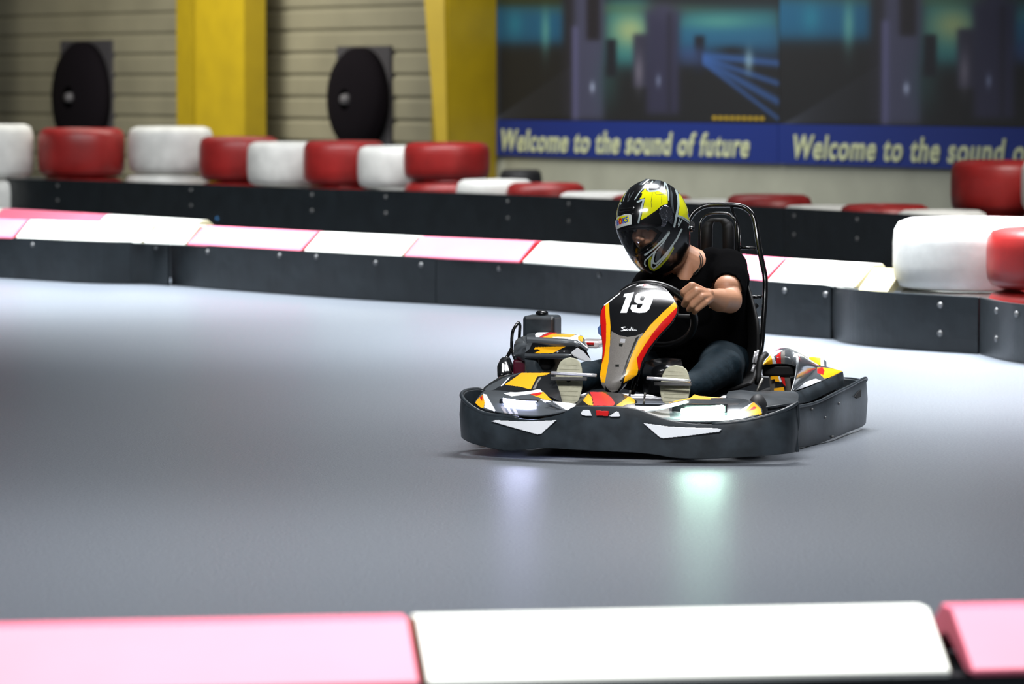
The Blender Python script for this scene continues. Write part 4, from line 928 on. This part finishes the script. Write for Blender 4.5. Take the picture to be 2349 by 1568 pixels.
tube('cross_bar', [K(1708, 728, 1.14), K(1738, 698, 1.15)], .009, M_matte, kart, 2); tube('cross_bar', [K(1706, 731, 1.14), K(1748, 728, 1.13)], .004, M_silver, kart, 2)
hr = [K(*p) for p in ((1604, 600, 1.17), (1605, 520, 1.19), (1612, 500, 1.2), (1628, 490, 1.2), (1665, 489, 1.2), (1680, 498, 1.2), (1688, 516, 1.19), (1690, 600, 1.17))]
tube('headrest_frame', hr, .005, M_tube, kart, 5)
ho = [K(*p) for p in ((1608, 610, 1.165), (1609, 522, 1.185), (1618, 508, 1.19), (1630, 500, 1.19), (1662, 500, 1.19), (1676, 508, 1.19), (1682, 522, 1.185), (1684, 610, 1.165))]
hi = [K(*p) for p in ((1632, 610, 1.165), (1633, 524, 1.185), (1634, 515, 1.19), (1637, 509, 1.19), (1652, 509, 1.19), (1656, 515, 1.19), (1657, 524, 1.185), (1658, 610, 1.165))]
n_ = len(ho); V = ho+hi; solid(fix(mk('headrest', V, [(i, i+1, n_+i+1, n_+i) for i in range(n_-1)], M_matte, kart)), .02, 1)
seat = surf('seat', [[K(*p) for p in r] for r in (
    [(1570, 600, 1.14), (1610, 590, 1.20), (1650, 590, 1.20), (1700, 600, 1.14)], [(1540, 740, 1.02), (1600, 740, 1.16), (1670, 740, 1.16), (1738, 738, .98)],
    [(1530, 850, .98), (1600, 860, 1.10), (1670, 860, 1.10), (1735, 850, .92)], [(1530, 880, .70), (1600, 895, .70), (1670, 895, .70), (1722, 880, .66)])], M_matte, kart, 30, 10, .01)
for a, b in (((1735, 805), (1728, 845)),):
    tube('seat_stay', [K(1733, 806, .86), K(1727, 832, .85)], .0045, M_silver, kart, 2); tube('seat_stay', [K(1739, 802, .86), K(1733, 832, .85)], .0045, M_silver, kart, 2); tube('seat_stay', [K(1730, 836, .85), K(1725, 852, .84)], .0055, M_silver, kart, 2)
tube('seat_stay', [K(1749, 868, .82), K(1735, 900, .78)], .005, M_metal, kart, 2)
tube('seat_stay', [K(1757, 812, 1.0), K(1744, 830, .95), K(1738, 880, .9)], .012, M_matte, kart, 3)

# ================================================================ DRIVER
man = empty('person', KO, -TH, 'driver in black T-shirt, dark jeans and yellow-black helmet, leaning over the steering wheel', 'person')
S = dict(
 neck=K(1548, 582, .965), neckb=K(1598, 612, 1.0), shL=K(1672, 615, 1.02), shR=K(1492, 655, .99), chest=K(1588, 660, 1.04), belly=K(1615, 755, 1.05), pel=K(1630, 840, 1.06),
 elL=K(1674, 690, .86), wrL=K(1628, 680, .68))
headc = K(1510, 520, .93)
# left hand (photo right): fist around the wheel rim
kn = [K(1587, 655, .575), K(1598, 668, .57), K(1609, 681, .575), K(1617, 694, .585)]       # knuckles
mid_ = [K(1569, 668, .575), K(1577, 685, .572), K(1589, 699, .577), K(1600, 708, .587)]      # middle joints
tip_ = [K(1562, 684, .615), K(1569, 698, .612), K(1580, 709, .615), K(1593, 716, .618)]
wr = S['wrL']; hand = []
for i in range(4):
    r = (.0135, .0135, .0128, .0115)[i]
    hand += [(kn[i], r*1.12, mid_[i], r), (mid_[i], r, tip_[i], r*.85), (wr+(kn[i]-wr)*.25, .021, kn[i], r*1.15)]
hand += [(kn[0]+(kn[3]-kn[0])*.3, .014, wr, .025), (wr+Vector((0, -.02, .012)), .02, K(1572, 668, .60), .014), (K(1572, 668, .60), .013, K(1556, 678, .60), .0115), (K(1556, 678, .60), .0115, K(1548, 687, .60), .010)]
# right hand on the far side of the wheel, behind the number panel
wR = SWC - sx*SR; wRr = wR+Vector((-.035, .10, .0)); handR = []
for i in range(4):
    b0 = wR+sy*(.036-.024*i)+Vector((-.012, -.02, 0)); handR += [(wRr+sy*(.02-.012*i), .02, b0, .013), (b0, .0128, b0+Vector((.03, -.012, -.01)), .011), (b0+Vector((.03, -.012, -.01)), .011, b0+Vector((.042, .015, -.01)), .009)]
handR += [(wRr, .02, wR+sy*.05+Vector((.02, .012, 0)), .011)]
elR = K(1440, 735, .92)
body = blob('body', [(headc, .055, S['neck'], .056), (S['neck'], .057, S['neckb'], .066), (S['neckb'], .06, S['chest'], .085), (S['neckb'], .05, S['shL'], .05), (S['neckb'], .05, S['shR'], .05), (S['chest'], .11, S['belly'], .11), (S['belly'], .11, S['pel'], .12),
    (K(1578, 605, .97), .048, K(1574, 640, .955), .04),
    (S['shL'], .052, S['elL'], .047), (S['elL'], .046, K(1650, 688, .76), .044), (K(1650, 688, .76), .043, wr, .028), (S['shR'], .05, elR, .045), (elR, .044, wRr, .028)] + hand + handR,
    [(K(1669, 658, .90), (.050, .05, .047))], M_skin, man, .0034, 3)
# T-shirt
shirt = blob('t_shirt', [(K(1600, 615, 1.04), .062, K(1668, 612, 1.03), .068), (K(1600, 640, 1.06), .07, K(1495, 660, 1.0), .072), (K(1590, 680, 1.02), .115, K(1610, 770, 1.04), .128), (K(1650, 670, 1.03), .095, K(1665, 780, 1.03), .085), (K(1520, 690, 1.02), .09, K(1550, 790, 1.02), .10),
    (K(1672, 613, 1.02), .068, K(1675, 638, .955), .063), (K(1675, 638, .955), .063, K(1674, 668, .91), .060), (K(1527, 645, .96), .05, K(1560, 668, .95), .05), (K(1632, 598, 1.02), .05, K(1600, 662, .96), .055), (K(1568, 665, .93), .04, K(1600, 720, .95), .06), (K(1530, 830, .90), .055, K(1590, 840, .95), .08), (K(1610, 780, 1.04), .13, K(1620, 835, 1.04), .13), (K(1590, 800, .92), .06, K(1560, 820, .88), .05), (S['shR'], .066, K(1462, 700, .95), .06), (K(1560, 640, .98), .05, K(1600, 700, .95), .06)],
    [(K(1640, 640, 1.04), (.13, .10, .10))], M_shirt, man, .006, 5)
cs = projK(centers(shirt)); nn = normals(shirt)
ck = centers(shirt)
vneck = inpoly(cs, [(1520, 640), (1535, 560), (1600, 540), (1606, 566), (1613, 580), (1618, 600), (1606, 614), (1590, 632), (1569, 645), (1552, 634), (1540, 628)]) & (ck[:, 1] < 1.12)
armh = inpoly(cs, [(1625, 675), (1634, 650), (1644, 636), (1656, 629), (1670, 627), (1686, 632), (1697, 645), (1702, 662), (1701, 690), (1685, 712), (1625, 706)]) & (ck[:, 1] < .955)
delfaces(shirt, vneck | armh); solid(shirt, .004, 1)
# trousers
tr = blob('jeans', [(K(1600, 850, 1.04), .13, K(1655, 835, 1.0), .11), (K(1655, 835, 1.0), .10, K(1652, 843, .72), .075), (K(1652, 843, .72), .073, K(1600, 880, .48), .055), (K(1600, 880, .48), .055, K(1562, 893, .36), .046),
    (K(1560, 860, 1.02), .10, K(1425, 850, .75), .065), (K(1425, 850, .75), .062, K(1350, 862, .48), .052), (K(1350, 860, .48), .054, K(1318, 880, .37), .046), (K(1670, 835, .72), .055, K(1672, 870, .80), .055)], [], M_jean, man, .006, 5)
# shoes: soles towards the camera
def shoe(cx, top, bot, wt, wb, yl, tilt):
    # outline of the sole in px, built as a plate leaning back
    def pt(x, y, off=0):
        t = (y-top)/(bot-top); return K(x, y, yl+.075*(1-t)+off)
    h = bot-top; prof = [(0, 0), (.22, .03), (.36, .11), (.44, .24), (.48, .40), (.5, .50), (.5, .66), (.46, .82), (.40, .94), (.25, 1.0), (-.25, 1.0), (-.38, .94), (-.44, .82), (-.49, .66), (-.52, .50), (-.46, .40), (-.42, .24), (-.34, .11), (-.2, .03)]
    wpx = wt; out = [(cx+tilt*(1-t)+u*wpx, top+t*h) for u, t in prof]
    A = [pt(x, y) for x, y in out]; B = [pt(x, y, .022) for x, y in out]
    so = prism('sole', A, B, M_sole, man, bv=.004)
    for k in range(1, 10):
        yy = top+h*(.06+.094*k); ww = wpx*(.44 if k > 1 else .30)
        a = [pt(cx+tilt*(1-(yy-top)/h)-ww*.8, yy, -.001), pt(cx+tilt*(1-(yy-top)/h)+ww*.8, yy+1.5, -.001), pt(cx+tilt*(1-(yy-top)/h)+ww*.8, yy+2.3, -.001), pt(cx+tilt*(1-(yy-top)/h)-ww*.8, yy+.9, -.001)]
        prism('tread_groove', a, [p+Vector((0, .003, 0)) for p in a], mat('sole_groove', (138, 136, 112), .7), so)
    up = blob('shoe', [(pt(cx+tilt*.8, top+h*.33, .062), .038, pt(cx, bot-h*.25, .062), .038), (pt(cx, bot-h*.25, .062), .036, pt(cx, bot-h*.35, .13), .045)], [], M_matte, man, .005, 3)
    so.parent = up; return up
shoe(1300, 819, 926, 66, 60, .285, 8); shoe(1547, 837, 928, 70, 62, .270, 3)
tube('neck_cord', [K(1590, 570, .99), K(1604, 585, .955), K(1607, 600, .94), K(1603, 615, .925), K(1590, 628, .905)], .0018, M_line, man, 5)
tube('neck_cord', [K(1594, 568, .99), K(1609, 585, .955), K(1611, 602, .94), K(1606, 617, .925), K(1594, 630, .905)], .0016, M_line, man, 5)
tube('drawstring', [K(1546, 790, .87), K(1544, 805, .865), K(1547, 818, .86)], .003, mat('grey_cord', (110, 130, 135), .6), man, 4)

# ---- helmet
HC = K(1499, 506, .88)
def dirK(v): return Vector((v.dot(KX_), v.dot(KY_), v.z))
yaw, pit, rol = R(40), R(17), R(7)
Fv = dirK(Vector((-math.sin(yaw)*math.cos(pit), -math.cos(yaw)*math.cos(pit), -math.sin(pit)))).normalized()
Uv = Vector((0, 0, 1)); Uv = (Uv-Fv*Uv.dot(Fv)).normalized(); Rv = Fv.cross(Uv)     # Rv: wearer's right = photo left
Mr = Matrix.Rotation(rol, 3, Fv); Uv = Mr @ Uv; Rv = Mr @ Rv
HM = Matrix((Rv, Fv, Uv)).transposed()               # local (right, forward, up) -> kart
def hshape(th, ph, sc_=1.0, flat=False):             # th around from forward, ph elevation
    x = math.sin(th)*math.cos(ph); y = math.cos(th)*math.cos(ph); z = math.sin(ph)
    a, b, c = .126, .150, .157
    if y > 0: b = .160
    q = Vector((x*a, y*b, z*c))
    if z < 0:
        k = -z; q.z = -c*(1-(1-k)**1.15)*1.27; q.x = a*x/max(math.cos(ph), 1e-6)*max(math.cos(ph), 0)**.55*(1-.18*k); q.y = b*y/max(math.cos(ph), 1e-6)*max(math.cos(ph), 0)**.55*(1-.16*k)
        if y > 0: q.y *= 1+.10*min(1, k*2.0)*(1-abs(x))
    return q*sc_
def hmesh(name, sc_, m, parent, nt=760, npz=520, keep=None, pmin=-1.25):
    V = []; Fc = []
    for i in range(nt):
        th = 2*math.pi*i/nt-math.pi
        for j in range(npz+1):
            ph = pmin+(math.pi/2-pmin)*j/npz; V.append(HM @ hshape(th, ph, sc_)+HC)
    for i in range(nt):
        i2 = (i+1) % nt
        for j in range(npz): Fc.append((i*(npz+1)+j, i*(npz+1)+j+1, i2*(npz+1)+j+1, i2*(npz+1)+j))
    return mk(name, V, Fc, m, parent)
def hm_masks(o):
    c = centers(o); loc = (c-np.array(HC)) @ np.array(HM)      # local coordinates
    mir = loc.copy(); mir[:, 0] = -abs(mir[:, 0]); cl = mir @ np.array(HM).T + np.array(HC)
    return loc, projK(cl)                            # every point measured on the wearer's-left side, seen in the photo
helm = hmesh('helmet', 1.0, M_hblk, man)
loc, pm = hm_masks(helm)
front = loc[:, 1] > -.02
port = [(1380, 541), (1413, 534), (1440, 522), (1470, 519), (1500, 522), (1521, 534), (1508, 552), (1495, 566), (1478, 578), (1455, 590), (1436, 592), (1415, 580), (1390, 560)]
# opening by local coordinates: symmetric band in front
zc = loc[:, 2]; xc = abs(loc[:, 0]); yc = loc[:, 1]
OP = [(1360, 530), (1437, 525), (1465, 521), (1500, 521), (1519, 533), (1506, 552), (1492, 565), (1475, 576), (1452, 588), (1436, 589), (1360, 575)]
openm = inpoly(pm, OP) & (yc > .0)
H6 = lambda L_: Z(L_, 1400, 400, 11.186); H7 = lambda L_: Z(L_, 1400, 500, 11.186)
hp = [(M_hyel, H6([(910, 340), (860, 400), (790, 470), (820, 490), (800, 560), (735, 640), (900, 590), (870, 720), (840, 900), (780, 1170), (900, 1110), (1180, 920), (1310, 800), (1400, 770), (1475, 745), (1470, 560), (1440, 390), (1200, 430), (1000, 450), (925, 420)])),
      (M_hyel, H6([(1760, 440), (1870, 560), (1960, 700), (2060, 950), (2120, 1180), (2095, 1240), (1940, 1130), (1745, 1030), (1775, 850), (1770, 600)])),
      (M_line, H6([(1880, 590), (1960, 640), (1990, 790), (1930, 720)])),
      (M_blue, H6([(1980, 1030), (2050, 960), (2080, 1060), (2040, 1150)])),
      (M_hgrey, H6([(700, 700), (860, 635), (800, 850), (720, 1230)]), 4.2), (M_hgrey, H6([(860, 330), (740, 470), (630, 640)]), 2.4), (M_hgrey, H6([(1080, 180), (950, 380), (1000, 430), (1150, 420), (1380, 370), (1400, 260), (1385, 150)]), 3.6),
      (M_hgrey, H6([(1385, 150), (1450, 280), (1490, 450), (1495, 650)]), 3.0), (M_hsmoke, H6([(1180, 130), (1300, 130), (1270, 320), (1000, 360)])), (M_hsmoke, H6([(1540, 300), (1600, 500), (1610, 700), (1640, 1000), (1590, 950), (1550, 740)])),
      (M_hgrey, H6([(1690, 400), (1740, 560), (1750, 760), (1720, 950), (1640, 1330)]), 5.0), (M_hgrey, H6([(1740, 1045), (1900, 1110), (2070, 1230)]), 2.6), (M_hgrey, H6([(1730, 1070), (1880, 1140), (2050, 1270), (2010, 1370)]), 2.0),
      (M_hgrey, H6([(1840, 1160), (1750, 1340)]), 2.4), (M_hgrey, H6([(1790, 1130), (1740, 1290)]), 1.8),
      (M_line, H6([(1080, 460), (1050, 700), (1060, 840)]), .9), (M_line, H6([(1330, 420), (1310, 740)]), .9), (M_line, H6([(1150, 460), (1180, 520), (1440, 495)]), .9),
      (M_hsmoke, H6([(490, 640), (350, 680), (250, 790), (330, 740), (470, 690)])), (M_hsmoke, H6([(560, 480), (620, 420), (490, 640), (480, 620)])),
      (M_hgrey, H7([(1830, 290), (1700, 550), (1500, 830), (1330, 1030), (1180, 1170), (1100, 1150), (1090, 1050), (1130, 900), (1160, 870)]), 4.2),
      (M_hsmoke, H7([(1350, 640), (1380, 560), (1400, 620), (1270, 1050), (1170, 1130), (1150, 1080), (1200, 860)])),
      (M_hol, H7([(1620, 720), (1640, 780), (1480, 1050), (1280, 1270), (1130, 1360), (1020, 1330), (970, 1200), (980, 1050), (1060, 980), (1050, 1150), (1060, 1290), (1130, 1300), (1330, 1150), (1500, 920)])),
      (M_hgrey, H7([(1600, 720), (1450, 960), (1250, 1180), (1110, 1300), (1060, 1250), (1060, 1100), (1110, 960)]), 3.2),
      (M_hgrey, H7([(1500, 350), (1330, 580), (1150, 740), (960, 890), (890, 940)]), 4.6), (M_hgrey, H7([(1520, 380), (1350, 640), (1180, 820), (1010, 980), (890, 1090), (880, 1180), (910, 1230)]), 2.8),
      (M_hol, H7([(1060, 770), (1200, 640), (1220, 660), (1080, 790)]))]
paint(helm, hp, lambda c_: pm)
delfaces(helm, openm)
solid(helm, .006, -1)
lining = hmesh('lining', .955, mat('helmet_lining', (16, 16, 18), .9), helm, 480, 330)
l2, p2_ = hm_masks(lining); delfaces(lining, inpoly(p2_, [(1360, 534), (1437, 529), (1465, 526), (1496, 527), (1508, 535), (1498, 552), (1486, 561), (1472, 570), (1452, 582), (1436, 584), (1360, 570)]) & (l2[:, 1] > .02))
vis = hmesh('visor', 1.022, M_visor, helm, 500, 360)
l3, p3 = hm_masks(vis); zc = l3[:, 2]; xc = abs(l3[:, 0]); yc = l3[:, 1]
keepv = inpoly(p3, [(1360, 505), (1412, 496), (1440, 489), (1456, 492), (1472, 505), (1495, 490), (1513, 477), (1530, 467), (1543, 473), (1549, 500), (1544, 520), (1530, 535), (1497, 569), (1478, 582), (1453, 595), (1434, 595), (1360, 590)]) & (yc > -.03)
delfaces(vis, ~keepv)
vloc, vp = hm_masks(vis)
M_chrp = mat('pivot_chrome', (110, 112, 120), .12, .9, bump=(55, 1.0, .01))
nfv = len(vis.data.polygons); vis.data.materials.append(M_chrp)
mi = np.zeros(nfv, np.int32); mi[inpoly(vp, H6([(1300, 790), (1440, 760), (1560, 860), (1620, 1100), (1590, 1280), (1480, 1200), (1400, 1330), (1290, 1380), (1330, 1200), (1250, 1000), (1260, 850)]))] = 1; vis.data.polygons.foreach_set('material_index', mi)
# sticker on the top of the visor
st = hmesh('visor_sticker', 1.027, mat('sticker_white', (200, 205, 200), .35), vis, 900, 700)
cc = centers(st); sp_ = projK(cc); sl = (cc-np.array(HC)) @ np.array(HM); camside = (cc @ np.array([0, 0, 0]) == 0) & (sl[:, 1] > .05)
stp = H6([(125, 1200), (180, 1090), (370, 1015), (555, 1010), (545, 1280), (300, 1340), (150, 1410)])
delfaces(st, ~(inpoly(sp_, stp) & camside))
paint(st, [(M_hyel, H6([(160, 1160), (240, 1080), (470, 1040), (480, 1220), (400, 1240)])),
           (M_blue, H6([(175, 1180), (180, 1300)]), 2.0), (M_blue, H6([(178, 1182), (205, 1190), (200, 1230), (180, 1240), (212, 1255), (205, 1290), (182, 1298)]), 1.6),
           (M_red, H6([(225, 1130), (285, 1120), (300, 1180), (290, 1265), (235, 1285), (212, 1220)])), (M_hyel, H6([(240, 1180), (270, 1175), (275, 1230), (245, 1240)])),
           (M_blue, H6([(325, 1120), (325, 1250)]), 2.4), (M_blue, H6([(375, 1105), (330, 1180), (385, 1235)]), 2.2), (M_blue, H6([(440, 1090), (405, 1095), (400, 1140), (440, 1160), (440, 1205), (400, 1215)]), 2.2)])
# vent at the forehead and top, spoiler at the back
def hpt(x, y, z): return HM @ Vector((x, y, z)) + HC
blob('forehead_vent', [(hpt(-.03, .126, .086), .009, hpt(.03, .126, .086), .009), (hpt(-.03, .139, .070), .006, hpt(.03, .139, .070), .006)], [], M_hblk, helm, .003, 3)
blob('top_vent', [(hpt(-.024, .035, .147), .008, hpt(-.022, -.01, .152), .010), (hpt(-.010, .03, .150), .007, hpt(-.012, -.01, .154), .009)], [], M_hsmoke, helm, .003, 4)
blob('rear_spoiler', [(hpt(-.085, -.10, -.075), .012, hpt(-.05, -.15, -.07), .012)], [], M_hblk, helm, .003, 3)
# face (part of the body, seen through the visor)
hpt = lambda x, y, z: HM @ Vector((x, y-.026, z)) + HC
face = blob('face', [(hpt(0, .08, -.045), .045, hpt(0, .07, -.10), .036), (hpt(0, .118, -.005), .010, hpt(0, .142, -.040), .0125), (hpt(0, .118, -.045), .016, hpt(0, .118, -.047), .016), (hpt(-.012, .130, -.040), .009, hpt(.012, .130, -.040), .009),
    (hpt(-.02, .112, -.066), .009, hpt(.02, .112, -.066), .009), (hpt(0, .105, -.095), .018, hpt(0, .1, -.1), .018), (hpt(-.04, .085, -.04), .028, hpt(-.03, .085, -.07), .024), (hpt(.04, .085, -.04), .028, hpt(.03, .085, -.07), .024), (hpt(-.035, .108, .016), .013, hpt(.035, .108, .016), .013)],
    [(hpt(0, .03, .0), (.075, .075, .075))], M_skin, man, .003, 3)
for sx_ in (-1, 1):
    t = bmesh.new(); ellip(t, hpt(sx_*.032, .104, -.006), (.0095, .0095, .0095), None, 3); me = bpy.data.meshes.new('eye'); t.to_mesh(me); t.free(); me.materials.append(M_line)
    me.polygons.foreach_set('use_smooth', np.ones(len(me.polygons), bool)); ob = bpy.data.objects.new('eye', me); C.objects.link(ob); ob.parent = man
    tube('eyebrow', [hpt(sx_*.016, .121, .014), hpt(sx_*.034, .119, .020), hpt(sx_*.05, .108, .014)], .0045, M_hair, man, 4)
blob('hair', [(hpt(-.04, .095, .045), .022, hpt(.04, .095, .045), .022), (hpt(-.05, .09, .03), .016, hpt(-.06, .07, .01), .014)], [], M_hair, man, .004, 2)
